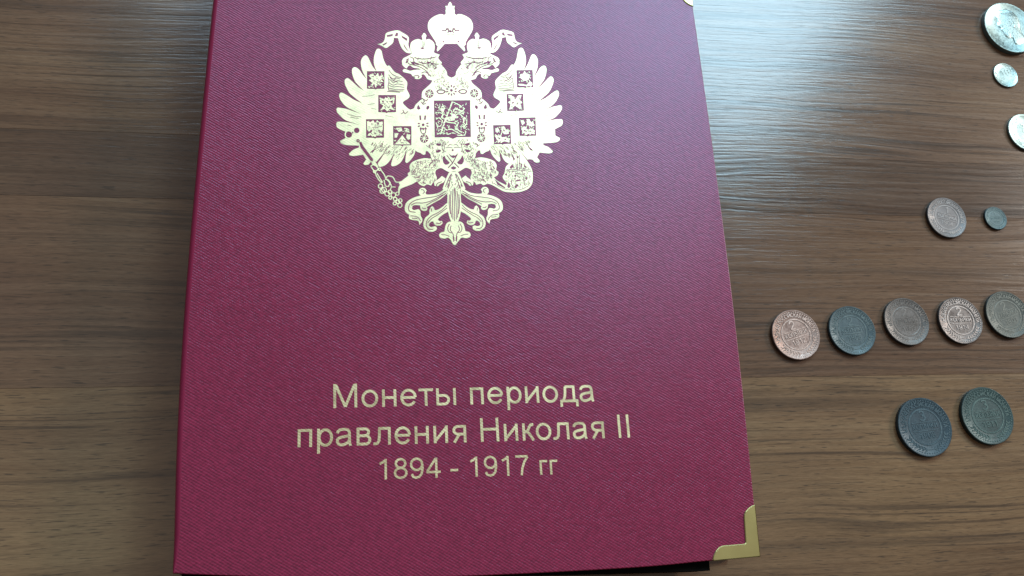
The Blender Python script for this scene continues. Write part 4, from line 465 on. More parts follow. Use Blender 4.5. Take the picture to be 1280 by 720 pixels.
('body',5,1,0,0,'103.53,197.68 103.3,197.86 103.2,198.32 103.3,198.8 103.54,199.02 103.77,198.84 103.86,198.38 103.76,197.9'),
('body',5,1,0,0,'102.02,198.08 101.94,198.38 102.11,198.84 102.44,199.19 102.73,199.22 102.81,198.92 102.64,198.46 102.31,198.11'),
('body',5,1,0,0,'101.1,199.39 101.19,199.71 101.57,199.99 102,200.07 102.24,199.91 102.14,199.59 101.77,199.31 101.33,199.23'),
('body',5,1,0,0,'101.1,201.12 101.34,201.33 101.78,201.33 102.15,201.11 102.24,200.81 102,200.6 101.57,200.61 101.2,200.82'),
('body',5,1,0,0,'102.04,202.61 102.34,202.63 102.66,202.34 102.83,201.91 102.74,201.58 102.45,201.56 102.13,201.86 101.96,202.29'),
('body',5,1,0,0,'103.56,203.28 103.79,203.11 103.89,202.64 103.79,202.15 103.55,201.94 103.32,202.11 103.23,202.58 103.33,203.06'),
('body',5,1,0,0,'105.07,202.88 105.16,202.58 104.98,202.11 104.65,201.76 104.36,201.73 104.28,202.03 104.45,202.5 104.78,202.85'),
('body',5,1,0,0,'106,201.56 105.9,201.24 105.53,200.96 105.09,200.88 104.86,201.04 104.95,201.36 105.33,201.64 105.76,201.73'),
('body',5,1,0,0,'104.18,200.52 104.02,200.05 103.64,199.78 103.22,199.84 102.94,200.19 102.95,200.67 103.24,201.07 103.67,201.18 104.04,200.97'),
('body',5,1,0.5,1,'89.72,187.26 89.89,185.05'),
('body~',5,1,0.5,1,'117.78,189.48 117.61,187.23'),
('body',5,1,0.5,1,'92.02,187.41 91.73,185.26'),
('body~',5,1,0.5,1,'115.48,189.27 115.77,187.15'),
('body',5,1,0.3,2,'89.85,180.47 89.96,179.95 90.07,179.42 90.22,179.02 90.56,178.71 90.98,178.64 91.49,178.75 91.93,179.12 92.06,179.6 92.1,180.21 92.14,180.83 91.68,180.98 91.23,181.13 90.81,181.17 90.31,180.88'),
('body~',5,1,0.3,2,'117.65,182.6 117.54,182.05 117.43,181.51 117.28,181.07 116.94,180.71 116.52,180.58 116.01,180.61 115.57,180.92 115.44,181.38 115.4,182 115.36,182.61 115.82,182.83 116.27,183.05 116.69,183.16 117.19,182.95'),
('body',5,1,0.38,2,'97.18,199.44 97.61,199.9 98.16,200.25 98.78,200.33 99.51,200.31 100.11,200.22 100.51,199.94 100.8,199.57 100.45,199.22 100.11,198.88 99.69,198.62 99.12,198.48 98.47,198.42 97.94,198.49 97.5,198.9'),
('body~',5,1,0.38,2,'110.32,200.54 109.89,200.93 109.34,201.19 108.72,201.16 107.99,201.02 107.39,200.83 106.99,200.48 106.7,200.07 107.05,199.77 107.39,199.48 107.81,199.29 108.38,199.25 109.03,199.3 109.56,199.46 110,199.94'),
('body',5,1,0,0,'88.61,191.68 89,192.35 89.34,191.83 89.64,191.32 89.94,190.49 89.55,190.19 89.17,190 88.79,190.14 88.41,190.38 88.5,191.07'),
('body~',5,1,0,0,'119,193.53 119.09,192.85 118.71,192.54 118.33,192.35 117.95,192.47 117.56,192.71 117.86,193.6 118.16,194.16 118.5,194.75 118.89,194.13'),
('body',5,1,0,0,'92.64,191.96 93.12,192.1 93.6,192.24 93.76,191.71 93.79,191.18 93.45,190.68 93.01,190.18 92.43,190.66 92.49,191.26'),
('body~',5,1,0,0,'115.01,193.07 115.07,192.48 114.49,191.91 114.05,192.33 113.71,192.79 113.74,193.32 113.9,193.89 114.38,193.82 114.86,193.76'),
('body',5,1,0.28,1,'89.98,194.79 90.46,195.26 90.95,195.73 91.2,195.17 91.45,194.61 91.7,194.05 91.21,193.59 90.73,193.12'),
('body~',5,1,0.28,1,'117.52,197.06 117.04,197.45 116.55,197.84 116.3,197.23 116.05,196.63 115.8,196.02 116.29,195.63 116.77,195.24'),
('body',5,1,0.28,1,'90.94,195.29 91.52,195.05 92.09,194.8 92.67,194.55 92.87,195 93.06,195.45'),
('body~',5,1,0.28,1,'116.56,197.4 115.98,197.06 115.41,196.71 114.83,196.37 114.63,196.79 114.44,197.2'),
('body',5,1,0.28,1,'90.16,193.94 90.48,193.53 90.79,193.13 91.11,192.72 91.69,192.97 92.27,193.23'),
('body~',5,1,0.28,1,'117.34,196.17 117.02,195.7 116.71,195.24 116.39,194.77 115.81,194.94 115.23,195.1'),
('wing',5,1,0.25,1,'82.3,189.53 83.06,187.88'),
('wing~',5,1,0.25,1,'125.2,192.98 124.44,191.17'),
('wing',5,1,0.25,1,'81.54,187.35 81.92,187.66 82.3,187.97 82.68,188.28 83.06,187.88 83.44,187.48'),
('wing~',5,1,0.25,1,'125.96,190.88 125.58,191.13 125.2,191.39 124.82,191.64 124.44,191.17 124.06,190.71'),
('wing',5,1,0.25,1,'84.58,188.83 83.44,187.69'),
('wing~',5,1,0.25,1,'122.92,191.9 124.06,190.92'),
('head',6,1,0.3,1,'84.5,212.75 84.92,212.31 85.46,211.94 86.04,211.81 86.72,211.74 87.4,211.65 88.05,211.51 88.69,211.35 89.34,211.14 89.99,210.88 90.63,210.57 91.28,210.19 91.97,209.71 92.66,209.15 93.21,208.58 93.5,208.01 93.63,207.43 93.77,206.85'),
('head~',6,1,0.3,1,'123,216.18 122.58,215.66 122.04,215.19 121.46,214.96 120.78,214.77 120.1,214.55 119.45,214.3 118.81,214.02 118.16,213.69 117.51,213.31 116.87,212.89 116.22,212.39 115.53,211.77 114.84,211.09 114.29,210.42 114,209.79 113.87,209.19 113.73,208.58'),
('head',6,1,0.3,1,'86.63,213.36 87.27,212.94 87.9,212.51 88.57,212.19 89.32,212.08 90.11,212.08 90.9,211.93 91.68,211.5 92.45,210.92 93.23,210.35'),
('head~',6,1,0.3,1,'120.87,216.42 120.23,215.88 119.6,215.33 118.93,214.89 118.18,214.65 117.39,214.5 116.6,214.21 115.82,213.64 115.05,212.92 114.27,212.2'),
('head',6,1,0.3,1,'85.48,215.71 86.04,215.49 86.6,215.28 87.03,214.95 87.19,214.4 87.21,213.75 87.41,213.2 87.94,212.88 88.65,212.68 89.35,212.47'),
('head~',6,1,0.3,1,'122.02,219.01 121.46,218.69 120.9,218.37 120.47,217.96 120.31,217.37 120.29,216.71 120.09,216.12 119.56,215.7 118.85,215.37 118.15,215.03'),
('head',6,1,0.3,1,'87.43,215.43 88.45,215.25 89.47,215.08 90.54,215.01 91.7,215.09 92.9,215.27 94.07,215.53 95.14,215.86 96.18,216.27 97.22,216.68'),
('head~',6,1,0.3,1,'120.07,218.37 119.05,218.01 118.03,217.65 116.96,217.39 115.8,217.26 114.6,217.22 113.43,217.27 112.36,217.41 111.32,217.64 110.28,217.86'),
('head',6,1,0.3,1,'90.48,207.92 91,208.25 91.52,208.57 92.04,208.7 92.57,208.52 93.1,208.13 93.59,207.72 94,207.33 94.37,206.91 94.74,206.49'),
('head~',6,1,0.3,1,'117.02,210.23 116.5,210.47 115.98,210.71 115.46,210.75 114.93,210.47 114.4,209.99 113.91,209.49 113.5,209.02 113.13,208.53 112.76,208.05'),
('head',6,1,0.3,1,'87.37,206.36 87.92,206.51 88.47,206.66 88.92,206.7 89.49,206.08 88.91,205.38'),
('head~',6,1,0.3,1,'120.13,209.2 119.58,209.25 119.03,209.31 118.58,209.27 118.01,208.55 118.59,207.94'),
('head',6,1,0.3,1,'86.98,206.11 87.75,205.51'),
('head~',6,1,0.3,1,'120.52,209.01 119.75,208.27'),
('head',6,1,0.3,1,'94.82,213.14 95.37,212.73 95.93,212.32 96.37,211.93 96.72,211.39 96.94,210.86 96.45,210.71 95.96,210.56'),
('head~',6,1,0.3,1,'112.68,214.73 112.13,214.22 111.57,213.71 111.13,213.23 110.78,212.63 110.56,212.06 111.05,212 111.54,211.93'),
('head',6,1,0.3,1,'93.27,213.9 93.89,213.64 94.51,213.37 95.21,213.17 96.07,213.06 97.01,213 97.95,212.94'),
('head~',6,1,0.3,1,'114.23,215.77 113.61,215.4 112.99,215.02 112.29,214.69 111.43,214.42 110.49,214.2 109.55,213.97'),
('head',6,1,0.3,1,'89.36,213.58 90.14,213.3 90.91,213.02 91.69,212.88 92.47,213 93.26,213.26 94.04,213.52'),
('head~',6,1,0.3,1,'118.14,216.15 117.36,215.73 116.59,215.31 115.81,215.03 115.03,215 114.24,215.13 113.46,215.25'),
('head',6,1,0.3,1,'83.92,213.81 84.41,214.29 84.89,214.77 84.76,214.17 84.63,213.57 84.5,212.97'),
('head~',6,1,0.3,1,'123.58,217.36 123.09,217.76 122.61,218.17 122.74,217.58 122.87,216.99 123,216.4'),
('head',6,1,0,0,'83.53,212.67 84.11,212.27 84.4,212.85 84.69,213.43 84.11,213.82 83.82,213.24'),
('head~',6,1,0,0,'123.68,216.81 123.39,217.34 122.81,216.83 123.1,216.3 123.39,215.77 123.97,216.27'),
('head',6,1,0,0,'85.47,213.49 86.02,213.33 86.56,213.17 87.02,212.95 87.45,212.46 87.79,211.9 87.32,211.98 86.86,212.06 86.43,212.24 86.08,212.59 85.78,213.04'),
('head~',6,1,0,0,'121.72,216.25 121.42,215.73 121.07,215.32 120.64,215.06 120.18,214.9 119.71,214.74 120.05,215.36 120.48,215.93 120.94,216.24 121.48,216.5 122.03,216.76'),
('head',6,1,0,0,'90.47,207.13 91.25,207.54 91.59,207.36 91.96,207.05 92.33,206.74 91.75,206.59 91.24,206.44 90.66,206.17 90.56,206.65'),
('head~',6,1,0,0,'116.94,208.94 116.84,208.44 116.26,208.6 115.75,208.67 115.17,208.72 115.54,209.1 115.91,209.48 116.25,209.71 117.03,209.43'),
('head',6,1,0,0,'85.27,211.21 85.64,210.9 86.04,210.57 86.44,210.17 87,209.85 87.68,209.8 88.5,209.83 89.33,209.86 88.67,209.69 88,209.52 87.39,209.35 86.83,209.16 86.32,208.96 85.83,208.88 85.37,208.97 84.93,209.18 84.48,209.39 84.56,210.14 84.68,210.77'),
('head~',6,1,0,0,'122.82,214.14 122.94,213.52 123.02,212.77 122.57,212.49 122.13,212.2 121.67,212.02 121.18,212.02 120.67,212.12 120.11,212.23 119.5,212.29 118.83,212.34 118.17,212.4 119,212.51 119.82,212.63 120.5,212.8 121.06,213.22 121.46,213.7 121.86,214.1 122.23,214.49'),
('head',6,1,0,0,'102.88,207.12 103.75,206.97 103.75,206.74 103.75,206.19 103.75,205.64 103.75,206.16 103.75,206.68'),
('crown',5,1,0.4,1,'101.59,230.41 101.9,231.06 102.21,231.7 102.47,231.24 102.73,230.77 102.99,230.31 102.68,229.77 102.37,229.24'),
('crown~',5,1,0.4,1,'105.91,230.82 105.6,231.41 105.29,232 105.03,231.48 104.77,230.97 104.51,230.45 104.82,229.98 105.13,229.51'),
('crown',5,1,0.4,1,'101.88,231.12 103.01,231.45'),
('crown~',5,1,0.4,1,'105.62,231.48 104.49,231.59'),
('crown',5,1,0.4,1,'103.59,230.59 103.99,230.3 103.58,229.67'),
('crown~',5,1,0.4,1,'103.91,230.62 103.51,230.26 103.92,229.7'),
('crown',5,1,0.4,1,'99.8,230.25 101.79,230.29'),
('crown~',5,1,0.4,1,'107.7,231 105.71,230.66'),
('crown',5,1,0,0,'104.13,230.32 104.07,230.04 103.91,229.81 103.7,229.67 103.46,229.65 103.24,229.75 103.09,229.96 103.05,230.22 103.1,230.49 103.26,230.72 103.48,230.86 103.72,230.88 103.93,230.78 104.08,230.58'),
('crown',5,1,0.2,1,'102.16,228.4 103.63,228.35'),
('crown~',5,1,0.2,1,'105.34,228.7 103.87,228.37'),
('crown',5,1,0.15,1,'97.31,223.3 98.1,223.05 98.57,223.3 99.14,223.7 99.7,224.1'),
('crown~',5,1,0.15,1,'110.19,224.5 109.4,224.1 108.93,224.26 108.36,224.56 107.8,224.85'),
('crown',5,1,0,0,'100.78,224.64 100.73,224.44 100.62,224.28 100.46,224.18 100.29,224.16 100.13,224.23 100.03,224.38 99.99,224.57 100.03,224.77 100.14,224.94 100.3,225.04 100.48,225.05 100.63,224.98 100.74,224.83'),
('crown~',5,1,0,0,'106.76,225.39 106.87,225.56 107.02,225.66 107.2,225.68 107.36,225.61 107.47,225.47 107.51,225.27 107.47,225.08 107.37,224.91 107.21,224.81 107.04,224.79 106.88,224.86 106.77,225 106.72,225.2'),
('crown',5,1,0,0,'96.41,220.88 97.09,221.16 97.14,219.59 96.46,218.86'),
('crown~',5,1,0,0,'111.04,220.19 110.36,220.8 110.41,222.39 111.09,222.23'),
('crown',5,1,0.12,1,'96.24,231.53 98.21,230.79'),
('crown~',5,1,0.12,1,'111.26,232.97 109.29,231.85'),
('head_crown',5,1,0,0,'89.89,220.55 90.43,220.74 90.99,220.87 91.57,220.79 92.16,220.65 91.76,220.36 91.36,220.07 90.98,219.92 90.43,220.15'),
('head_crown~',5,1,0,0,'117.07,222.6 116.52,222.27 116.14,222.34 115.74,222.56 115.34,222.78 115.93,223.04 116.51,223.22 117.07,223.19 117.61,223.1'),
('head_crown',5,1,0.2,1,'91.21,224.04 91.29,223.52 91.37,223 91.39,222.48 91.33,221.95 91.22,221.41 91.1,220.88'),
('head_crown~',5,1,0.2,1,'116.29,226.38 116.21,225.84 116.13,225.3 116.11,224.77 116.17,224.24 116.28,223.72 116.4,223.21'),
('head_crown',5,1,0.15,1,'91.88,224.1 91.95,223.58 92.03,223.06 92.02,222.53 91.89,221.99 91.67,221.45 91.46,220.91'),
('head_crown~',5,1,0.15,1,'115.62,226.31 115.55,225.77 115.47,225.23 115.48,224.7 115.61,224.19 115.83,223.68 116.04,223.17'),
('wing',5,1,0.22,1,'76.4,208.35 76.91,207.61 77.42,206.88 77.93,206.28 78.45,205.94 78.96,205.73 79.47,205.53'),
('wing~',5,1,0.22,1,'131.1,213.15 130.59,212.31 130.08,211.47 129.57,210.77 129.05,210.33 128.54,210.03 128.03,209.73'),
('wing',5,1,0.22,1,'76.21,206.15 76.64,205.56 77.06,204.96 77.55,204.51 78.15,204.29 78.81,204.21 79.47,204.13'),
('wing~',5,1,0.22,1,'131.29,210.94 130.86,210.26 130.44,209.58 129.95,209.03 129.35,208.7 128.69,208.5 128.03,208.31'),
('wing',5,1,0.22,1,'76.79,204.88 77.3,204.34 77.81,203.8 78.32,203.26 78.64,203.79 78.96,204.32 79.28,204.86 79.91,204.69 80.55,204.52 81.19,204.35'),
('wing~',5,1,0.22,1,'130.71,209.55 130.2,208.9 129.69,208.26 129.18,207.62 128.86,208.11 128.54,208.6 128.22,209.08 127.59,208.8 126.95,208.52 126.31,208.23'),
('wing',5,1,0.22,1,'76.6,204 77.17,203.39 77.74,202.78 78.32,202.17 78.87,202.63 79.42,203.09 80.04,203.39 80.76,203.41 81.55,203.27 82.34,203.13'),
('wing~',5,1,0.22,1,'130.9,208.67 130.33,207.95 129.76,207.23 129.18,206.51 128.63,206.89 128.08,207.26 127.46,207.46 126.74,207.35 125.95,207.07 125.16,206.79'),
('wing',5,1,0.22,1,'76.22,202.23 76.93,201.78 77.65,201.32 78.32,201.09 78.87,201.25 79.38,201.62 80.04,201.87 80.96,201.82 82.03,201.63 83.1,201.44'),
('wing~',5,1,0.22,1,'131.28,206.93 130.57,206.35 129.85,205.76 129.18,205.4 128.63,205.47 128.12,205.77 127.46,205.9 126.54,205.69 125.47,205.32 124.4,204.95'),
('wing',5,1,0.22,1,'76.41,200.94 77.05,200.66 77.7,200.38 78.32,200.22 78.87,200.27 79.39,200.45 80.04,200.56 80.96,200.54 82.03,200.45 83.1,200.36'),
('wing~',5,1,0.22,1,'131.09,205.59 130.45,205.19 129.8,204.79 129.18,204.52 128.63,204.48 128.11,204.57 127.46,204.58 126.54,204.39 125.47,204.12 124.4,203.85'),
('wing',5,1,0.22,1,'76.22,199.63 77.09,199.45 77.96,199.28 78.7,199.16 79.17,199.16 79.56,199.22 80.04,199.26 80.93,199.27 82.01,199.27 83.1,199.27'),
('wing~',5,1,0.22,1,'131.28,204.28 130.41,203.95 129.54,203.62 128.8,203.38 128.33,203.3 127.94,203.29 127.46,203.25 126.57,203.11 125.49,202.93 124.4,202.74'),
('wing',5,1,0.22,1,'76.42,198.56 77.21,198.55 78.01,198.54 78.7,198.52 79.17,198.47 79.56,198.42 80.04,198.4 80.83,198.44 81.77,198.52 82.71,198.59'),
('wing~',5,1,0.22,1,'131.08,203.16 130.29,203.01 129.49,202.86 128.8,202.72 128.33,202.59 127.94,202.47 127.46,202.37 126.67,202.28 125.73,202.2 124.79,202.12'),
('wing',5,1,0.22,1,'76.02,204.83 76.18,204.11 76.34,203.4 76.41,202.68 76.31,201.95 76.13,201.21 76.03,200.48 76.1,199.76 76.26,199.06 76.42,198.35'),
('wing~',5,1,0.22,1,'131.48,209.62 131.32,208.86 131.16,208.11 131.09,207.36 131.19,206.63 131.37,205.91 131.47,205.18 131.4,204.44 131.24,203.68 131.08,202.93'),
('wing',5,1,0.22,1,'77.74,206.49 78.52,206.08 79.3,205.67 80.04,205.35 80.71,205.2 81.34,205.13 81.96,205.07'),
('wing~',5,1,0.22,1,'129.76,211.01 128.98,210.46 128.2,209.91 127.46,209.46 126.79,209.18 126.16,209 125.54,208.83'),
('wing',5,1,0.22,1,'77.74,203.65 80.42,202.55'),
('wing~',5,1,0.22,1,'129.76,208.12 127.08,206.53'),
('wing',5,1,0.22,1,'77.75,198.01 81.18,197.83'),
('wing~',5,1,0.22,1,'129.75,202.37 126.32,201.6'),
('wing',5,1,0.22,1,'75.66,197.86 78.7,198'),
('wing~',5,1,0.22,1,'131.84,202.57 128.8,202.19'),
('wing',5,1,0.14,1,'65.1,194.73 66.13,194.86 67.16,194.99 68.11,195.16 68.91,195.4 69.64,195.68 70.36,195.97'),
('wing~',5,1,0.14,1,'142.4,201.14 141.37,201.1 140.34,201.06 139.39,201.07 138.59,201.19 137.86,201.35 137.14,201.52'),
('wing',5,1,0.14,1,'67.39,190.84 70.39,191.69'),
('wing~',5,1,0.14,1,'140.11,196.76 137.11,197.13'),
('wing',5,1,0.14,1,'60.01,184.43 63.73,184.04'),
('wing~',5,1,0.14,1,'147.49,191.34 143.77,190.35'),
('wing',5,1,0.14,1,'58.88,186.03 60.02,185.65 61.17,185.26 62.23,184.99 63.15,184.91 63.99,184.93 64.83,184.96'),
('wing~',5,1,0.14,1,'148.62,193.18 147.48,192.6 146.33,192.02 145.27,191.57 144.35,191.33 143.51,191.22 142.67,191.11'),
('wing',5,1,0.14,1,'58.96,180.8 60.81,180.29'),
('wing~',5,1,0.14,1,'148.54,187.76 146.69,186.94'),
('wing',5,1,0.14,1,'68.69,168.35 69.13,168.64 69.61,169.02 70.01,169.46 70.45,170 70.89,170.54 70.4,169.75 69.92,168.97 69.43,168.19'),
('wing~',5,1,0.14,1,'138.81,173.44 138.37,173.67 137.89,173.99 137.49,174.39 137.05,174.87 136.61,175.36 137.1,174.63 137.58,173.9 138.07,173.16'),
('wing',5,1,0.14,1,'68.9,189.25 71.16,188.98'),
('wing~',5,1,0.14,1,'138.6,194.87 136.34,194.22'),
('wing',5,1,0.14,1,'74.93,186.27 78.32,185.65'),
('wing~',5,1,0.14,1,'132.57,190.84 129.18,189.66'),
('wing',5,1,0,0,'68.51,168.26 68.79,168.65 69.07,169.03 69.42,169.42 69.87,169.82 70.38,170.22 70.89,170.62 70.61,170.07 70.32,169.51 69.98,169.04 69.53,168.72 69.02,168.49'),
('wing~',5,1,0,0,'138.48,173.53 137.97,173.7 137.52,173.96 137.18,174.39 136.89,174.92 136.61,175.44 137.12,175.11 137.63,174.77 138.08,174.43 138.43,174.08 138.71,173.73 138.99,173.37'),
('tail',6,1,0.22,1,'103.88,154.25 103.65,138.9'),
('tail',6,1,0.24,1,'102.53,152.55 102.37,151.01 102.21,149.47 102.14,147.67 102.2,145.43 102.34,142.94 102.49,140.45'),
('tail~',6,1,0.24,1,'104.97,152.71 105.13,151.19 105.29,149.67 105.36,147.87 105.3,145.63 105.16,143.11 105.01,140.6'),
('tail',6,1,0.24,1,'103.3,153.41 103.19,151.59 103.08,149.78 103,147.71 102.99,145.2 103.01,142.43 103.03,139.67'),
('tail~',6,1,0.24,1,'104.2,153.47 104.31,151.66 104.42,149.87 104.5,147.8 104.51,145.29 104.49,142.52 104.47,139.76'),
('tail',6,1,0.24,1,'101.75,150.89 101.67,149.4 101.6,147.91 101.59,146.43 101.69,144.96 101.86,143.49 102.03,142.03'),
('tail~',6,1,0.24,1,'105.75,151.15 105.83,149.67 105.9,148.19 105.91,146.71 105.81,145.22 105.64,143.73 105.47,142.24'),
('tail',6,1,0.24,1,'100.27,152.44 99.25,151.67 98.24,150.9 97.23,150.27 96.22,149.85 95.2,149.56 94.23,149.32 93.38,149.13 92.56,148.99 91.62,148.8 90.42,148.53 89.1,148.22 87.9,147.82 86.89,147.33 86,146.75 85.31,146.1 84.87,145.29 84.63,144.41 84.56,143.67 84.64,143.16 84.88,142.79 85.29,142.51 85.92,142.34 86.71,142.28 87.5,142.21'),
('tail~',6,1,0.24,1,'107.23,152.9 108.25,152.26 109.26,151.62 110.27,151.12 111.28,150.82 112.3,150.67 113.27,150.55 114.12,150.47 114.94,150.43 115.88,150.36 117.08,150.25 118.4,150.1 119.6,149.85 120.61,149.49 121.5,149.02 122.19,148.44 122.63,147.68 122.87,146.82 122.94,146.07 122.86,145.54 122.62,145.14 122.21,144.8 121.58,144.56 120.79,144.39 120,144.22'),
('tail',6,1,0.24,1,'99.11,150.77 97.95,150.01 96.79,149.25 95.72,148.58 94.78,148.06 93.94,147.62 93.09,147.25 92.24,146.95 91.38,146.71 90.49,146.53 89.48,146.48 88.44,146.49 87.52,146.4 86.83,146.11 86.25,145.71 85.67,145.32'),
('tail~',6,1,0.24,1,'108.39,151.37 109.55,150.76 110.71,150.14 111.78,149.62 112.72,149.2 113.56,148.88 114.41,148.61 115.26,148.41 116.12,148.28 117.01,148.22 118.02,148.3 119.06,148.44 119.98,148.46 120.67,148.26 121.25,147.93 121.83,147.6'),
('tail',6,1,0.24,1,'100.25,151.43 99.08,150.45 97.91,149.47 96.84,148.64 95.89,148.03 95.03,147.57 94.21,147.1 93.43,146.6 92.69,146.1 91.96,145.6'),
('tail~',6,1,0.24,1,'107.25,151.88 108.42,151.05 109.59,150.22 110.66,149.52 111.61,149.04 112.47,148.68 113.29,148.32 114.07,147.91 114.81,147.5 115.54,147.09'),
('tail',6,1,0.24,1,'100.53,145.98 99.91,145.27 99.29,144.56 98.63,143.89 97.9,143.28 97.14,142.71 96.37,142.19 95.61,141.76 94.85,141.37 94.13,140.9 93.42,140.28 92.76,139.57 92.26,138.83 91.96,138.03 91.83,137.19 91.86,136.44 92.09,135.81 92.48,135.27 92.95,134.9 93.51,134.81 94.15,134.89 94.79,134.98'),
('tail~',6,1,0.24,1,'106.97,146.39 107.59,145.75 108.21,145.11 108.87,144.53 109.6,144 110.36,143.53 111.13,143.1 111.89,142.76 112.65,142.47 113.37,142.08 114.08,141.54 114.74,140.91 115.24,140.22 115.54,139.45 115.67,138.62 115.64,137.86 115.41,137.19 115.02,136.6 114.55,136.18 113.99,136.02 113.35,136.03 112.71,136.03'),
('tail',6,1,0.24,1,'100.7,144.78 99.87,144.06 99.04,143.34 98.24,142.67 97.46,142.06 96.7,141.49 95.98,140.98 95.33,140.55 94.71,140.17 94.12,139.7 93.54,139.08 92.98,138.36 92.43,137.65'),
('tail~',6,1,0.24,1,'106.8,145.16 107.63,144.55 108.46,143.93 109.26,143.35 110.04,142.83 110.8,142.36 111.52,141.93 112.17,141.58 112.79,141.27 113.38,140.88 113.96,140.31 114.52,139.66 115.07,139.01'),
('tail',6,1,0.24,1,'89.8,152.55 90.4,152.53 90.91,152.4 91.14,151.95 91.28,151.4 90.9,151.08 90.53,150.76'),
('tail~',6,1,0.24,1,'117.7,154.39 117.1,154.28 116.59,154.09 116.36,153.61 116.22,153.04 116.6,152.76 116.97,152.49'),
('tail',6,1,0.24,1,'90.1,144.51 90.45,144.18 90.83,143.95 91.28,144.02 91.76,144.19'),
('tail~',6,1,0.24,1,'117.4,146.23 117.05,145.85 116.67,145.56 116.22,145.58 115.74,145.69'),
('tail',6,1,0.24,1,'85.28,140.52 86.04,140.52 86.8,140.51 87.48,140.42 88.06,140.18 88.55,139.85 88.95,139.49 89.2,139.12 89.34,138.72 89.49,138.32'),
('tail~',6,1,0.24,1,'122.22,142.79 121.46,142.69 120.7,142.59 120.02,142.41 119.44,142.1 118.95,141.7 118.55,141.29 118.3,140.89 118.16,140.47 118.01,140.05'),
('tail',6,1,0.24,1,'86.01,139.56 88.21,139.46'),
('tail~',6,1,0.24,1,'121.49,141.73 119.29,141.35'),
('tail',6,1,0.24,1,'95.94,137.79 96.46,137.72 96.98,137.64 97.42,137.65 97.84,137.92 98.17,138.28'),
('tail~',6,1,0.24,1,'111.56,138.73 111.04,138.59 110.52,138.46 110.08,138.41 109.66,138.63 109.33,138.95'),
('tail',6,1,0.24,1,'93.99,144.29 94.15,142.89'),
('tail~',6,1,0.24,1,'113.51,145.51 113.35,144.08'),
('tail',6,1,0.24,1,'101.5,137.62 101.19,136.94 100.87,136.26 100.72,135.6 100.84,134.94 101.11,134.31 101.44,133.85 101.97,133.67 102.55,133.7'),
('tail~',6,1,0.24,1,'106,137.89 106.31,137.24 106.63,136.6 106.78,135.96 106.66,135.28 106.39,134.62 106.06,134.12 105.53,133.88 104.95,133.84'),
('tail',6,1,0.24,1,'102.23,136.85 102.04,136.17 101.85,135.49 101.83,134.86 102.1,134.37 102.54,133.93 102.91,133.31 103.12,132.39 103.26,131.28 103.41,130.18'),
('tail~',6,1,0.24,1,'105.27,137.04 105.46,136.37 105.65,135.71 105.67,135.08 105.4,134.56 104.96,134.07 104.59,133.41 104.38,132.46 104.24,131.34 104.09,130.22'),
('tail',6,1,0.24,1,'98.09,132.74 98.71,132.71 99.34,132.68 99.93,132.61 100.45,132.46 100.93,132.27 101.4,132.07'),
('tail~',6,1,0.24,1,'109.41,133.4 108.79,133.29 108.16,133.19 107.57,133.05 107.05,132.84 106.57,132.59 106.1,132.34'),
('tail',6,1,0.24,1,'102.89,132.13 103.21,129.78'),
('tail~',6,1,0.24,1,'104.61,132.23 104.29,129.84'),
('tail',6,1,0.24,1,'102.48,160.13 102.09,159.32 101.69,158.5 101.3,157.6 100.9,156.55 100.51,155.41 100.11,154.27'),
('tail~',6,1,0.24,1,'105.02,160.3 105.41,159.54 105.81,158.78 106.2,157.93 106.6,156.93 106.99,155.84 107.39,154.75'),
('tail',6,1,0.24,1,'102.87,160.56 102.59,159.3 102.32,158.03 102.04,156.82 101.77,155.68 101.5,154.6 101.23,153.51'),
('tail~',6,1,0.24,1,'104.63,160.68 104.91,159.45 105.18,158.23 105.46,157.05 105.73,155.95 106,154.89 106.27,153.84'),
('tail',6,1,0.24,1,'98.64,156.65 97.96,156.37 97.28,156.09 96.75,155.73 96.46,155.24 96.31,154.66 96.16,154.08'),
('tail~',6,1,0.24,1,'108.86,157.33 109.54,157.15 110.22,156.96 110.75,156.67 111.04,156.21 111.19,155.65 111.34,155.08'),
('shield',6,1,0,0,'66.99,207.09 74.49,207.68 74.51,199.16 71.29,198.83 70.8,198.45 70.27,198.76 67.06,198.6'),
('shield~',6,1,0,0,'140.44,204.79 137.23,204.4 136.7,204 136.21,204.3 132.99,204.09 133.01,212.8 140.51,213.53'),
('shield',6,1,0,0,'71.87,195.86 79.46,196.41 79.46,188.19 76.06,187.87 75.49,187.41 74.92,187.79 71.92,187.67'),
('shield~',6,1,0,0,'135.58,192.76 132.58,192.4 132.01,191.91 131.44,192.29 128.04,192.07 128.04,200.45 135.63,201.16'),
('shield',6,1,0,0,'66.78,183.95 74.37,184.45 74.4,175.81 71.23,175.53 70.75,175.09 70.19,175.47 66.93,175.27'),
('shield~',6,1,0,0,'140.57,180.81 137.31,180.52 136.75,180.04 136.27,180.43 133.1,180.23 133.13,189.07 140.72,189.77'),
('shield',6,1,0,0,'78.21,181.41 85.99,181.92 85.94,172.92 82.63,172.64 82.07,172.19 81.51,172.58 78.29,172.47'),
('shield~',6,1,0,0,'129.21,176.23 125.99,175.86 125.43,175.39 124.87,175.76 121.56,175.55 121.51,184.66 129.29,185.36'),
('shield',6,1,0,0,'95.76,194.9 103.75,195.54 103.75,176.94 102,177.66 95.9,177.21'),
('shield~',6,1,0,0,'111.6,178.39 105.5,177.92 103.75,176.94 103.75,195.54 111.74,196.21'),
('shield',7,0,0,0,'67.6,205.07 69.24,205.54 69.46,206.25 70.74,204.97 71.63,206.59 72.39,205.09 73.89,205.73 73.3,203.27 74.13,202.3 72.7,202.36 72.86,200.23 71.51,201.41 70.78,199.22 70.17,201.14 68.91,199.68 69.27,201.59 68.07,202.44 68.96,203.62'),
('shield',7,0,0,0,'67.42,199.82 68.54,199.48 67.95,199.01'),
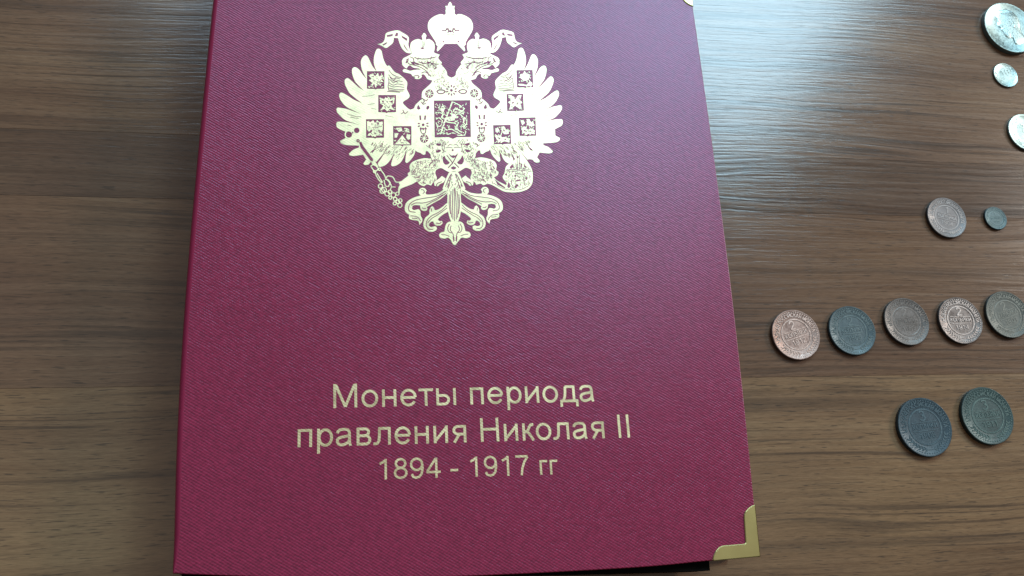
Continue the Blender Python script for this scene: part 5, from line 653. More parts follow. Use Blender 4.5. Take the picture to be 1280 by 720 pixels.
('shield',7,0,0,0,'73.39,200.27 74.14,199.9 73.02,199.56'),
('shield',7,0,0,0,'73.6,204.15 74.12,205.05 74.12,203.33'),
('shield',7,0,0,0,'75.66,194.47 76.57,195.2 77.03,194.15 78.85,195.12 78.55,192.18 77.34,191.1 78.7,188.88 76.88,189.58 75.68,188.26 74.62,189.42 72.66,188.46 74.16,190.88 72.8,191.78 72.48,194.66 74.38,193.96 74.75,195.07'),
('shield',8,1,0,0,'73.25,193.47 74.3,193.04 74.16,192.2 73.4,192.48'),
('shield',8,1,0,0,'78.09,193.81 77.03,193.24 77.18,192.42 77.94,192.8'),
('shield',8,1,0,0,'75.29,193.2 76.05,193.25 75.67,191.98'),
('shield',8,1,0,0,'74.16,190.22 74.92,190.77 75.07,189.95'),
('shield',8,1,0,0,'77.19,190.43 76.43,190.87 76.28,190.03'),
('shield',7,0,0,0,'67.24,182.93 68.68,182.68 69.81,183.63 70.58,182.28 71.48,183.74 72.47,182.92 73.92,183.37 73.78,179.17 72.72,178.23 73.79,176.73 71.75,176.6 70.62,175.75 69.48,176.46 67.45,176.16 68.34,177.95 67.35,178.76'),
('shield',8,1,0,0,'69.06,182.18 69.82,182.23 69.68,181.08 68.92,181.29'),
('shield',8,1,0,0,'71.49,182.34 72.25,182.56 72.25,181.51 71.49,181.29'),
('shield',8,1,0,0,'67.96,177.93 69.08,179.3 69.47,178.37 68.35,177.26'),
('shield',8,1,0,0,'73.25,178.26 72.11,179.49 71.74,178.51 72.88,177.54'),
('shield',8,1,0,0,'70.23,177.64 70.98,177.68 70.61,176.79'),
('shield',7,0,0,0,'78.6,172.85 80.14,174.47 82.08,177.3 84.01,174.71 85.55,173.27'),
('shield',7,0,0,0,'79.37,180.58 81.7,180.91 82.09,179.39 80.53,178.84'),
('shield',7,0,0,0,'82.87,180.8 84.81,180.74 85.19,178.68 83.25,179.01'),
('shield',7,0,0,0,'78.83,178.28 80.53,178.11 79.76,176.07 78.83,176.02'),
('shield',7,0,0,0,'84.02,178.15 85.58,177.79 85.18,175.5 83.78,176.32'),
('shield',8,1,0.25,1,'80.53,174.32 81.69,175.29'),
('shield',8,1,0.25,1,'82.46,175.34 83.47,174.31'),
('shield',8,1,0.25,1,'81.45,173.65 82.85,173.92'),
('shield~',7,0,0,0,'134.62,210.79 135.97,211.15 136.71,212.72 137.47,211.27 138.82,211.11 138.97,209.62 137.93,208.31 136.74,207.69 135.54,208.12 134.49,209.28'),
('shield~',7,0,0,0,'133.62,205.87 135.25,205.99 137.5,205.64 138.39,206.76 138.98,207.33 139.88,207.04 140.04,205.91 139.37,205.25 137.5,205.11 135.26,205.12 133.77,205.18'),
('shield~',7,0,0,0,'128.78,199.9 130.29,199.84 131.81,197.74 133.33,200.06 134.85,200.34 133.93,197.72 135,196.77 134.09,195.69 134.85,193.21 133.33,193.44 131.82,195.37 130.31,193.24 128.81,192.8 129.7,195.39 128.64,196.33 129.85,197.43'),
('shield~',8,1,0,0,'130.3,196.45 131.21,196.93 131.21,195.83 130.46,195.61'),
('shield~',8,1,0,0,'133.33,196.66 132.42,197.02 132.42,195.92 133.18,195.8'),
('shield~',8,1,0,0,'129.54,198.94 130.3,198.31 129.92,197.86'),
('shield~',8,1,0,0,'134.09,199.26 133.33,198.53 133.71,198.13'),
('shield~',7,0,0,0,'133.85,187.42 134.98,188.21 135.74,186.65 134.62,185.5'),
('shield~',7,0,0,0,'136.49,188.49 137.78,188.75 138.39,187.27 139.53,187.79 139.77,185.56 138.03,185.01 136.88,186.01'),
('shield~',7,0,0,0,'133.88,183.85 135.38,184.84 136.9,183.51 138.41,184.14 140.08,183.17 139.78,181.37 137.66,181.86 136.16,180.88 134.65,181.94'),
('shield~',7,0,0.3,1,'133.87,184.74 136.91,182.26 139.94,181.56'),
('shield~',7,0,0.3,1,'134.27,181.21 136.14,183.99 137.25,187.64'),
('shield~',8,1,0,0,'135.01,183.48 136.15,182.93 135.4,182.35'),
('shield~',8,1,0,0,'137.66,183.2 138.79,182.91 138.04,182.33'),
('shield~',8,1,0,0,'137.63,187.49 138.4,186.37 137.49,186.4'),
('shield~',7,0,0,0,'122.31,182.97 123.47,183.78 124.24,182.17 123.08,180.99'),
('shield~',7,0,0,0,'125.02,184.06 126.35,184.33 126.96,182.8 128.13,183.33 128.36,181.04 126.57,180.47 125.41,181.5'),
('shield~',7,0,0,0,'122.31,179.29 123.85,180.3 125.4,178.92 126.95,179.57 128.66,178.57 128.34,176.72 126.17,177.23 124.62,176.22 123.08,177.32'),
('shield~',7,0,0.3,1,'122.31,180.2 125.4,177.64 128.49,176.91'),
('shield~',7,0,0.3,1,'122.69,176.56 124.63,179.43 125.8,183.19'),
('shield~',8,1,0,0,'123.47,178.9 124.62,178.33 123.85,177.73'),
('shield~',8,1,0,0,'126.17,178.6 127.34,178.31 126.56,177.71'),
('shield~',8,1,0,0,'126.19,183.03 126.96,181.87 126.03,181.91'),
('shield',7,0,0.55,1,'103.88,194.92 102.96,192.36 102.05,189.81 101.16,187.25 100.31,184.67 99.47,182.09 98.64,179.52'),
('shield',7,0,0.36,1,'104.18,194.76 105.04,194.36 105.89,193.95 106.74,193.51 107.55,192.99 108.34,192.44 109.14,191.88 108.72,191.38 108.3,190.87 107.88,190.37 106.98,190.9 106.08,191.43 105.18,191.97 104.82,191.35 104.45,190.73 104.09,190.11 104.84,190.06 105.6,190 106.36,189.91 107.11,189.75 107.87,189.55 108.62,189.35'),
('shield',7,0,0.5,1,'98.83,191.88 99.36,192.1 99.89,192.32 100.11,191.8 100.33,191.28 99.87,190.89 99.41,190.5 99.11,190.84 98.82,191.17'),
('shield',7,0,0.43,1,'97.59,189.31 98.17,189.2 98.78,189.04 99.26,188.87 99.77,188.67 100.28,188.43 100.78,188.14 101.27,187.8 101.77,187.47'),
('shield',7,0,0.58,1,'99.11,190.48 99.34,189.9 99.58,189.33 99.68,188.74 99.56,188.15 99.31,187.54 99.05,186.93 99.41,186.69 99.77,186.45 100.25,186.3 100.97,186.31 101.83,186.41 102.66,186.46 103.38,186.42 104.08,186.34 104.77,186.25'),
('shield',7,0,0.5,1,'102.56,189.12 103.08,188.89 103.61,188.66 104.05,188.33 104.35,187.82 104.56,187.21 104.77,186.6'),
('shield',7,0,0.43,1,'104.81,188.38 105.44,188.73 106.08,189.07 106.64,189.22 107.1,189.04 107.49,188.65 107.84,188.23 108.2,187.83 108.53,187.39 108.72,186.87 108.69,186.21 108.53,185.46 108.36,184.72'),
('shield',7,0,0.36,1,'108.43,187.73 108.93,187.47 109.43,187.21 109.93,186.95 109.95,186.21 109.96,185.48 109.88,184.82 109.63,184.27 109.29,183.81 108.94,183.34 108.64,183.67 108.35,184.01 108.05,184.34'),
('shield',7,0,0.36,1,'96.94,186.09 97.54,186.4 98.15,186.52 98.54,186.25 98.94,185.81 99.33,185.36 99.15,184.53 98.97,183.69 98.69,183.03 98.25,182.65 97.72,182.44 97.18,182.23 96.99,182.92 96.8,183.61 96.61,184.3'),
('shield',7,0,0.43,1,'100.23,185.42 100.98,185.16 101.73,184.89 102.47,184.69 103.27,184.62 104.06,184.61 104.73,184.48 105.2,184.12 105.56,183.63 105.91,183.14'),
('shield',7,0,0.4,1,'104.75,185.54 105.25,185.34 105.75,185.14 106.25,184.93 105.96,184.06 105.68,183.2 105.59,182.42 105.83,181.76 106.26,181.19 106.76,180.74 107.32,180.46 107.94,180.3 108.56,180.15'),
('shield',7,0,0.43,1,'99.44,182.73 99.9,182.09 100.36,181.46 100.91,181.07 101.6,181.14 102.39,181.45 103.17,181.56 103.92,181.27 104.66,180.78 105.4,180.3 106.14,179.88 106.89,179.46 107.63,179.03'),
('shield',7,0,0.36,1,'96.84,178.71 97.7,179.05 98.56,179.39 99.39,179.57 100.15,179.44 100.89,179.15 101.62,179.01 102.38,179.26 103.13,179.66 103.89,179.85 104.61,179.58 105.32,179.09 106.12,178.77 107.07,178.78 108.1,178.95 109.14,179.13'),
('shield',7,0,0.36,1,'104.04,187.62 104.59,187.42 105.14,187.22 105.69,187.02 106,187.4 106.31,187.77'),
('shield',7,0,0.36,1,'101.83,191.02 102.38,190.86 102.93,190.7 103.34,190.41 103.52,189.91 103.56,189.28 103.6,188.65'),
('shield',7,0,0.29,1,'108.59,181.55 109.04,181.14 109.48,180.73 109.27,180.13 109.05,179.53 108.84,178.93'),
('shield',7,0,0.29,1,'97.45,180.15 97.86,180.52 98.26,180.9 98.67,181.27 99.06,180.95 99.45,180.62 99.85,180.3'),
('shield',7,0,0,0,'103.31,188.99 103.91,189.03 104.52,189.07 105.13,189.11 105.42,188.42 105.7,187.73 105.99,187.04 105.36,186.84 104.73,186.64 104.17,186.56 103.72,186.69 103.35,186.94 102.97,187.19 103.09,187.79 103.2,188.39'),
('shield',7,0,0,0,'99.12,191.55 99.52,191.34 99.92,191.13 100.32,190.92 100.11,190.43 99.9,189.94 99.69,189.46 99.25,189.6 98.8,189.75 98.91,190.35 99.02,190.95'),
('shield',7,0,0,0,'104.7,183.07 105.2,182.98 105.7,182.9 106.21,182.81 106.1,182.33 105.98,181.86 105.87,181.38 105.27,181.52 104.68,181.66 104.68,182.13 104.69,182.6'),
('shield',7,0,0,0,'101.16,187.07 101.9,187.32 102.64,187.57 103.28,187.57 103.74,187.17 104.1,186.52 104.46,185.88 103.65,185.7 102.84,185.53 102.04,185.36 101.74,185.93 101.45,186.5'),
]
REG = {
'leg': ['86.72,164.68 89.73,166 94.26,166.75 96.69,167.47 98.03,165.88 96.17,162.47 95.54,160.38 95.94,157.12 94.13,155.81 91.5,155.11 88.9,155.95 86.68,158.12 85.34,159.44 85.95,162.33', '120.78,167.09 117.77,167.99 113.24,168.1 110.81,168.48 109.47,166.69 111.33,163.53 111.96,161.51 111.56,158.18 113.37,157.1 116,156.74 118.6,157.95 120.82,160.45 122.16,161.96 121.55,164.82'],
'body': ['95.88,204.6 98.64,206.35 101,206.97 102.53,204.88 102.47,201.36 97.78,201.01 96.22,200.46', '111.62,205.94 108.86,207.23 106.5,207.45 104.97,205.09 105.03,201.58 109.72,202.02 111.28,201.73', '92.83,173.92 95.5,175.34 98.95,176.39 102.01,176.16 101.99,174.89 98.89,172.61 100.39,171.02 98.79,165.93 95.38,165.74 94.66,169.02', '114.67,175.54 112,176.57 108.55,177.11 105.49,176.42 105.51,175.15 108.61,173.32 107.11,171.51 108.71,166.63 112.12,166.92 112.84,170.33', '102.49,160.54 103.32,160.59 103.19,153.6 100.43,151.03 100.1,153.45', '105.01,160.71 104.18,160.64 104.31,153.68 107.07,151.46 107.4,153.94'],
'orb': ['129.03,166.55 135.33,167.32 137.16,164.25 137.28,158.39 135.6,155.81 129.7,154.07 126.25,154.94 125.99,158.24 126.13,161.99'],
'wing': ['78.51,171.82 87.52,172.35 86.37,168.54 84.48,166.78 81.87,167.46 80,165.71 74.61,168.28 71.27,169.74 69.02,172.91 73.48,173.59', '128.99,175.53 119.98,174.74 121.13,171.05 123.02,169.54 125.63,170.6 127.5,169.09 132.89,172.5 136.23,174.48 138.48,178.07 134.02,178.1'],
'head': ['87.04,215.84 96.43,216.61 97.98,214.95 99.52,212.62 101.04,209.19 99.43,206.85 96.3,206.17 94.75,206.93 92.44,209.84 88.57,212.63', '120.46,218.86 111.07,217.94 109.52,215.99 107.98,213.37 106.46,209.66 108.07,207.6 111.2,207.45 112.75,208.49 115.06,211.83 118.93,215.33', '89.36,214.03 97.98,214.73 99.52,212.62 95.57,210.09 92.46,211.61', '118.14,216.6 109.52,215.76 107.98,213.37 111.93,211.53 115.04,213.61'],
}
# ------------------------------------------------------------------ tabletop of laminate boards
GR = math.radians(3.4)
top = bpy.data.objects.new('tabletop', None); C.objects.link(top)
top.rotation_euler = (0, 0, GR)
tag(top, 'dark walnut tabletop of wide boards', kind='structure')
under = MB()
p = [(-700, -420), (900, -420), (900, 760), (-700, 760)]
under.plate(p, -2.0, z0=-22.0)
under.build('tabletop_core', [M_wood], top)
# (near edge, far edge, tone) of each board, mm across the grain
BOARDS = [(-420, -148, (1, 1, 1)), (-148, 86.6, (1.12, 1.14, 1.03)), (86.6, 168.2, (0.90, 0.88, 0.88)), (168.2, 198.8, (0.72, 0.73, 0.76)), (198.8, 372, (0.98, 1.0, 1.04)), (372, 760, (1, 1, 1))]
for y0, y1, tone in BOARDS:
    bm = bmesh.new(); bmesh.ops.create_cube(bm, size=1.0)
    bmesh.ops.scale(bm, vec=(1.6, (y1-y0-0.03)*MM, 0.002), verts=bm.verts)
    bmesh.ops.translate(bm, vec=(0, 0, -0.001), verts=bm.verts)
    bmesh.ops.bevel(bm, geom=[e for e in bm.edges if all(v.co.z > -1e-6 for v in e.verts)], offset=0.00010, segments=2, affect='EDGES')
    me = bpy.data.meshes.new('board'); bm.to_mesh(me); bm.free(); me.materials.append(M_wood)
    o = link('board', me, top, loc=(0.1, (y0+y1)/2*MM, 0.0))
    o['tone'] = tone

# ------------------------------------------------------------------ the album
ALBUM_Z = 30.0
album = bpy.data.objects.new('coin_album', None); C.objects.link(album)
album.location = (-50.62*MM, 8.36*MM, 0); album.rotation_euler = (0, 0, 0.03924)
tag(album, 'thick burgundy coin album with gold eagle crest, Cyrillic title and brass corners', 'album')

def catmull(P, n):
    out = []
    for i in range(len(P)-1):
        p0, p1, p2, p3 = P[max(i-1, 0)], P[i], P[i+1], P[min(i+2, len(P)-1)]
        for j in range(n):
            t = j/n
            out.append(tuple(0.5*(2*p1[k] + (p2[k]-p0[k])*t + (2*p0[k]-5*p1[k]+4*p2[k]-p3[k])*t*t + (3*p1[k]-p0[k]-3*p2[k]+p3[k])*t**3) for k in (0, 1)))
    out.append(P[-1]); return out
bot = catmull([(1.3, 1.7), (40.8, -1.0), (80.8, -2.5), (122.6, -2.6), (172.9, -1.7), (199.3, -0.3), (222.6, 0.95)], 5)
rgt = catmull([(222.6, 0.95), (223.66, 50.2), (223.96, 112.7), (222.9, 181.7), (220.95, 255.6), (220.4, 275.6)], 6)
tpe = catmull([(220.4, 275.6), (150, 277.0), (75, 277.0), (3.2, 276.0)], 5)
lft = catmull([(3.2, 276.0), (1.4, 236), (-0.34, 168.3), (-1.29, 107), (-0.76, 51.5), (1.3, 1.7)], 6)
OUT = bot[:-1] + rgt[:-1] + tpe[:-1] + lft[:-1]
def inset(P, dist):
    res = []
    N = len(P)
    for i in range(N):
        a, b_, c = P[i-1], P[i], P[(i+1) % N]
        n1 = (-(b_[1]-a[1]), b_[0]-a[0]); n2 = (-(c[1]-b_[1]), c[0]-b_[0])
        l1 = math.hypot(*n1); l2 = math.hypot(*n2)
        n1 = (n1[0]/l1, n1[1]/l1); n2 = (n2[0]/l2, n2[1]/l2)
        d = 1 + n1[0]*n2[0] + n1[1]*n2[1]
        k = dist(b_) / max(d, 0.3)
        res.append((b_[0]+(n1[0]+n2[0])*k, b_[1]+(n1[1]+n2[1])*k))
    return res
def board(P, z0, z1, rfun):
    """solid cover board with a rounded upper arris; rfun gives the radius at a point"""
    mb = MB(); N = len(P); rings = []
    rings.append([(x, y, z0) for x, y in P])
    for k in range(6):
        a = math.pi/2*k/5
        Q = inset(P, lambda p: rfun(p)*(1-math.cos(a)))
        rings.append([(q[0], q[1], z1 - rfun(p)*(1-math.sin(a))) for q, p in zip(Q, P)])
    base = [mb.add(r) for r in rings]
    for a, b_ in zip(base, base[1:]):
        for i in range(N):
            j = (i+1) % N
            mb.face([a+i, a+j, b_+j, b_+i])
    mb.face([base[-1]+i for i in range(N)]); mb.face([base[0]+i for i in range(N)][::-1])
    return mb
round_left = lambda p: 0.6 + 1.6*min(1, max(0, (p[1]-2.3)/9), max(0, (275.9-p[1])/9)) if p[0] < 3.4 else 0.4
mb = board(OUT, ALBUM_Z-2.8, ALBUM_Z, round_left)
cover = mb.build('front_cover', [M_cover, M_smooth], album)
for poly in cover.data.polygons:      # plain turned-over cloth along the hinge
    if poly.center[0] < 3.6*MM and len(poly.vertices) == 4: poly.material_index = 1
for poly in cover.data.polygons: poly.use_smooth = len(poly.vertices) == 4
mb = board(OUT, 0.02, 2.8, lambda p: 0.7)
mb.build('back_cover', [M_cover], album)
# spine: bowed cloth strip joining both boards
sp = MB(); cols = []
for t in lft[::-1][::3] + [lft[0]]:
    col = []
    for k in range(9):
        a = -math.pi/2 + math.pi*k/8
        col.append((t[0]+3.0 - 2.2*math.cos(a), t[1], 1.6 + (ALBUM_Z-4.4)*(0.5+0.5*math.sin(a)) + 0.4))
    cols.append(sp.add(col))
for a, b_ in zip(cols, cols[1:]):
    for k in range(8): sp.face([a+k, a+k+1, b_+k+1, b_+k])
sp.build('spine', [M_smooth], album, smooth=True)
# dark leaves between the boards, set back from the fore edge
pb = MB()
rect = [(5, -1.4), (204.0, -3.6), (204, 271), (6, 272)]
nleaf = 9
for k in range(nleaf):
    z0 = 3.0 + (ALBUM_Z-6.2)*k/nleaf; z1 = 3.0 + (ALBUM_Z-6.2)*(k+0.82)/nleaf
    dx = random.uniform(-1.2, 1.2)
    lf = MB(); lf.plate([(x+dx, y+dx*0.25) for x, y in rect], z1, z0=z0)
    lf.build('album_leaf', [M_page], album)
# brass corners
BR = [(223.25, 20.9), (221.9, 20.45), (220.2, 19.5), (218.75, 18.1), (218.1, 17.0), (217.9, 15.9), (217.4, 6.2), (216.9, 5.75), (207.8, 5.35), (206.2, 4.9), (204.5, 3.4), (203.3, 1.6), (202.75, 0.05), (203.6, -0.3), (222.95, 0.7)]
def bevel_corner(pts, wall):
    mb = MB()
    o1 = inset(pts, lambda p: 0.0); o2 = inset(pts, lambda p: 0.3)
    mb.plate(o2, ALBUM_Z+0.5)
    n = len(pts); a = mb.add([(x, y, ALBUM_Z+0.28) for x, y in o1]); b_ = mb.add([(x, y, ALBUM_Z+0.5) for x, y in o2]); c = mb.add([(x, y, ALBUM_Z-0.1) for x, y in o1])
    for i in range(n):
        j = (i+1) % n
        mb.face([a+i, a+j, b_+j, b_+i]); mb.face([c+i, c+j, a+j, a+i])
    # folded wall down the edge of the board
    for (p, q) in wall:
        k = mb.add([(p[0], p[1], ALBUM_Z+0.27), (q[0], q[1], ALBUM_Z+0.27), (q[0], q[1], ALBUM_Z-3.3), (p[0], p[1], ALBUM_Z-3.3)])
        mb.face([k, k+1, k+2, k+3])
    return mb
def ccw(P):
    ar = sum(P[i-1][0]*P[i][1]-P[i][0]*P[i-1][1] for i in range(len(P)))
    return P if ar > 0 else P[::-1]
bevel_corner(ccw(BR), [((203.6, -0.35), (223.0, 0.66)), ((223.02, 0.66), (223.32, 20.9))]).build('corner_protector', [M_brass], album)
TR = [(221.35, 235.9), (219.9, 236.4), (218.2, 237.4), (216.8, 238.9), (216.2, 240.1), (216.0, 241.2), (215.7, 250.6), (215.2, 251.1), (206.0, 251.7), (204.4, 252.2), (202.7, 253.8), (201.5, 255.6), (201.1, 256.6), (202, 256.9), (221.2, 256.0)]
TR = [(x-0.75+(276.0-y-18.4)*0.02, y+18.4) for x, y in TR]
bevel_corner(ccw(TR), []).build('corner_protector', [M_brass], album)

# ------------------------------------------------------------------ stroke lettering (grotesque)
def arc(cx, cy, rx, ry, a0, a1, n=14):
    return [(cx+rx*math.cos(math.radians(a0+(a1-a0)*i/n)), cy+ry*math.sin(math.radians(a0+(a1-a0)*i/n))) for i in range(n+1)]
X, CAP = 519, 716
G = {
 'о': (556, [arc(278, 259, 198, 226, 90, 450, 24)[:-1] + ['C']]),
 'н': (552, [[(110, 0), (110, X)], [(442, 0), (442, X)], [(110, 272), (442, 272)]]),
 'е': (556, [[(84, 262), (478, 262)], arc(280, 259, 198, 226, 2, 328, 24)]),
 'т': (458, [[(229, 0), (229, 445)], [(18, 482), (440, 482)]]),
 'ы': (719, [[(110, 0), (110, X)], [(110, 300), (300, 300)] + arc(300, 169, 130, 131, 85, -85, 10) + [(300, 38), (110, 38)], [(609, 0), (609, X)]]),
 'п': (542, [[(110, 0), (110, X)], [(432, 0), (432, X)], [(150, 482), (395, 482)]]),
 'р': (556, [[(110, -199), (110, X)], arc(300, 259, 176, 226, 90, 450, 24)[:-1] + ['C']]),
 'и': (559, [[(108, 0), (108, X)], [(450, 0), (450, X)], [(118, 70), (440, 448)]]),
 'д': (583, [[(14, 37), (570, 37)], [(50, 37), (50, -140)], [(534, 37), (534, -140)], [(446, 37), (446, X)], [(180, 482), (446, 482)], [(190, 482), (182, 300), (160, 160), (105, 40)]]),
 'а': (556, [[(84, 372), (100, 425), (150, 468), (225, 484), (310, 484), (375, 468), (412, 425), (422, 360), (424, 240), (426, 90), (452, 0)], [(424, 305), (330, 278), (220, 262), (130, 235), (86, 190), (80, 130), (108, 62), (170, 32), (250, 36), (340, 72), (405, 130), (424, 200)]]),
 'в': (532, [[(110, 0), (110, X)], [(110, 482), (310, 482)] + arc(310, 384, 104, 98, 85, -85, 8) + [(310, 284), (110, 278)], [(110, 280), (330, 280)] + arc(330, 159, 116, 121, 85, -85, 8) + [(330, 38), (110, 38)]]),
 'л': (583, [[(474, 0), (474, X)], [(165, 482), (474, 482)], [(190, 482), (188, 260), (172, 120), (130, 48), (70, 32), (14, 40)]]),
 'я': (541, [[(436, 0), (436, X)], [(436, 482), (240, 482)] + arc(240, 366, 130, 116, 95, 265, 10) + [(240, 250), (436, 250)], [(272, 245), (205, 150), (115, 0)]]),
 'М': (833, [[(122, 0), (122, CAP)], [(713, 0), (713, CAP)], [(150, 690), (416, 30)], [(684, 690), (416, 30)]]),
 'Н': (722, [[(126, 0), (126, CAP)], [(596, 0), (596, CAP)], [(126, 374), (596, 374)]]),
 'к': (438, [[(110, 0), (110, X)], [(110, 262), (190, 266), (240, 310), (290, 420), (330, 472), (412, 482)], [(200, 268), (260, 225), (320, 130), (400, 0)]]),
 'I': (278, [[(140, 0), (140, CAP)]]),
 '1': (556, [[(330, 0), (330, 700)], [(335, 672), (240, 590), (125, 535)]]),
 '8': (556, [arc(278, 530, 162, 150, 90, 450, 20)[:-1] + ['C'], arc(278, 205, 194, 170, 90, 450, 22)[:-1] + ['C']]),
 '9': (556, [arc(268, 485, 190, 196, 90, 450, 22)[:-1] + ['C'], [(458, 470), (468, 330), (430, 150), (350, 54), (250, 26), (150, 55), (98, 150)]]),
 '4': (556, [[(384, 0), (384, 700)], [(370, 680), (60, 216)], [(45, 206), (530, 206)]]),
 '7': (556, [[(48, 672), (490, 672)], [(485, 660), (360, 470), (280, 240), (248, 0)]]),
 '-': (333, [[(32, 252), (300, 252)]]),
 'г': (365, [[(110, 0), (110, X)], [(110, 482), (350, 482)]]),
 ' ': (278, []),
 # capitals and figures of the coins
 'К': (650, [[(110, 0), (110, CAP)], [(110, 360), (250, 380), (520, 700)], [(250, 380), (560, 0)]]),
 'О': (760, [arc(380, 358, 300, 330, 90, 450, 20)[:-1] + ['C']]),
 'П': (720, [[(110, 0), (110, CAP)], [(600, 0), (600, CAP)], [(110, 676), (600, 676)]]),
 'Ѣ': (720, [[(230, 0), (230, CAP)], [(40, 570), (480, 570)], [(230, 370), (470, 370)] + arc(470, 205, 150, 165, 85, -85, 8) + [(470, 38), (230, 38)]]),
 'Й': (720, [[(110, 0), (110, CAP)], [(600, 0), (600, CAP)], [(115, 60), (595, 650)], [(250, 850), (355, 790), (460, 850)]]),
 'И': (720, [[(110, 0), (110, CAP)], [(600, 0), (600, CAP)], [(115, 60), (595, 650)]]),
 'Д': (700, [[(20, 40), (680, 40)], [(50, 40), (50, -120)], [(650, 40), (650, -120)], [(560, 40), (560, CAP)], [(230, 676), (560, 676)], [(240, 676), (200, 300), (120, 40)]]),
 'А': (670, [[(30, 0), (335, 700)], [(640, 0), (335, 700)], [(150, 240), (520, 240)]]),
 'Я': (720, [[(600, 0), (600, CAP)], [(600, 676), (300, 676)] + arc(300, 510, 180, 166, 95, 265, 8) + [(300, 340), (600, 340)], [(330, 340), (80, 0)]]),
 'Р': (660, [[(110, 0), (110, CAP)], [(110, 676), (370, 676)] + arc(370, 500, 190, 176, 85, -85, 8) + [(370, 320), (110, 320)]]),
 'С': (720, [arc(390, 358, 310, 330, 45, 315, 18)]),
 'Т': (610, [[(305, 0), (305, CAP)], [(20, 676), (590, 676)]]),
 'Е': (660, [[(110, 0), (110, CAP)], [(110, 676), (600, 676)], [(110, 370), (550, 370)], [(110, 40), (610, 40)]]),
 '2': (556, [[(70, 520), (110, 630), (220, 690), (350, 680), (440, 600), (450, 500), (390, 380), (240, 240), (110, 110), (60, 40)], [(50, 40), (510, 40)]]),
 '3': (556, [[(80, 590), (140, 670), (270, 690), (400, 640), (430, 530), (380, 420), (250, 385)], [(250, 385), (400, 350), (470, 230), (420, 90), (280, 26), (140, 50), (60, 150)]]),
 '5': (556, [[(460, 676), (170, 676), (120, 380), (220, 440), (350, 430), (460, 330), (470, 190), (400, 70), (270, 26), (140, 50), (60, 150)]]),
 '0': (556, [arc(278, 358, 200, 330, 90, 450, 20)[:-1] + ['C']]),
}
G['Ы'] = G['ы']
def text_width(t): return sum(G[c][0] for c in t)
def lay_text(mb, t, place, w, z, z0, taper=0.0, mi=0, step=0.0018):
    """place maps em units (x along the line, y up) to mm"""
    x = 0; n = 0
    for ch in t:
        adv, strokes = G[ch]
        for s in strokes:
            closed = s[-1] == 'C'
            pts = [place(x+p[0], p[1]) for p in (s[:-1] if closed else s)]
            mb.ribbon(pts, w, z + step*(n % 11), mi, z0, closed, taper); n += 1
        x += adv

def title_line(text, x0, y0, x1, y1, em):
    mb = MB(); L = math.hypot(x1-x0, y1-y0); ux, uy = (x1-x0)/L, (y1-y0)/L
    lsb, rsb = 66, 66
    k = L / (text_width(text) - lsb - rsb)
    def place(a, b_):
        s, t = (a-lsb)*k, b_*em/1000
        return (x0+ux*s-uy*t, y0+uy*s+ux*t)
    lay_text(mb, text, place, em*0.081, ALBUM_Z+0.035, ALBUM_Z-0.02)
    return mb.build('title_line', [M_foil], album)
title_line('Монеты периода', 55.4, 60.3, 159.1, 62.95, 13.0)
title_line('правления Николая II', 42.7, 45.5, 173.4, 48.3, 13.0)
title_line('1894 - 1917 гг', 72.6, 33.15, 141.8, 34.1, 10.9)

# ------------------------------------------------------------------ the stamped eagle crest
def inside(pt, P):
    x, y = pt; c = False
    for i in range(len(P)):
        (x1, y1), (x2, y2) = P[i-1], P[i]
        if (y1 > y) != (y2 > y) and x < (x2-x1)*(y-y1)/(y2-y1)+x1: c = not c
    return c
parts = {}
cnt = 0
for name, layer, mat, w, kind, pts in EMB:
    mb = parts.setdefault(name, MB()); P = parse(pts)
    z = ALBUM_Z + 0.03 + 0.016*layer + 0.0014*(cnt % 10); cnt += 1
    if kind == 0: mb.plate(P, z, mat, ALBUM_Z-0.02)
    else: mb.ribbon(P, w*(1.45 if mat == 1 else 1.0), z, mat, None, kind == 2)
# fine engraved flecks: feathering on breast, legs, neck and lower wing
def flecks(part, P, n, w, ln, ang, spread, z):
    xs = [p[0] for p in P]; ys = [p[1] for p in P]; got = 0
    for _ in range(n*6):
        x, y = random.uniform(min(xs), max(xs)), random.uniform(min(ys), max(ys))
        if not inside((x, y), P): continue
        a = ang(x, y) + random.uniform(-spread, spread); l = ln*random.uniform(0.6, 1.3)
        q = [(x-math.cos(a)*l/2, y-math.sin(a)*l/2), (x+0.12*l*math.sin(a), y-0.12*l*math.cos(a)), (x+math.cos(a)*l/2, y+math.sin(a)*l/2)]
        parts[part].ribbon(q, w*random.uniform(0.7, 1.2), z + 0.0009*(got % 20), 1)
        got += 1
        if got >= n: break
for key, polys in REG.items():
    for i, t in enumerate(polys):
        P = parse(t); side = '~' if i % 2 else ''
        cx = sum(p[0] for p in P)/len(P)
        nm = key + side
        if nm not in parts: nm = key
        ar = abs(sum(P[k-1][0]*P[k][1]-P[k][0]*P[k-1][1] for k in range(len(P))))/2
        if key == 'wing': ang = lambda x, y, s=(1 if i % 2 else -1): math.radians(90 + 38*s); flecks(nm, P, int(ar*1.1), 0.17, 1.7, ang, 0.2, ALBUM_Z+0.12)
        elif key == 'leg': ang = lambda x, y, s=(1 if i % 2 else -1): math.radians(90+35*s); flecks(nm, P, int(ar*2.2), 0.19, 1.0, ang, 0.9, ALBUM_Z+0.13)
        else: ang = lambda x, y: math.radians(90); flecks(nm, P, int(ar*(1.1 if key == 'head' else 1.7)), 0.15 if key == 'head' else 0.18, 1.0, ang, 1.0, ALBUM_Z+0.14)
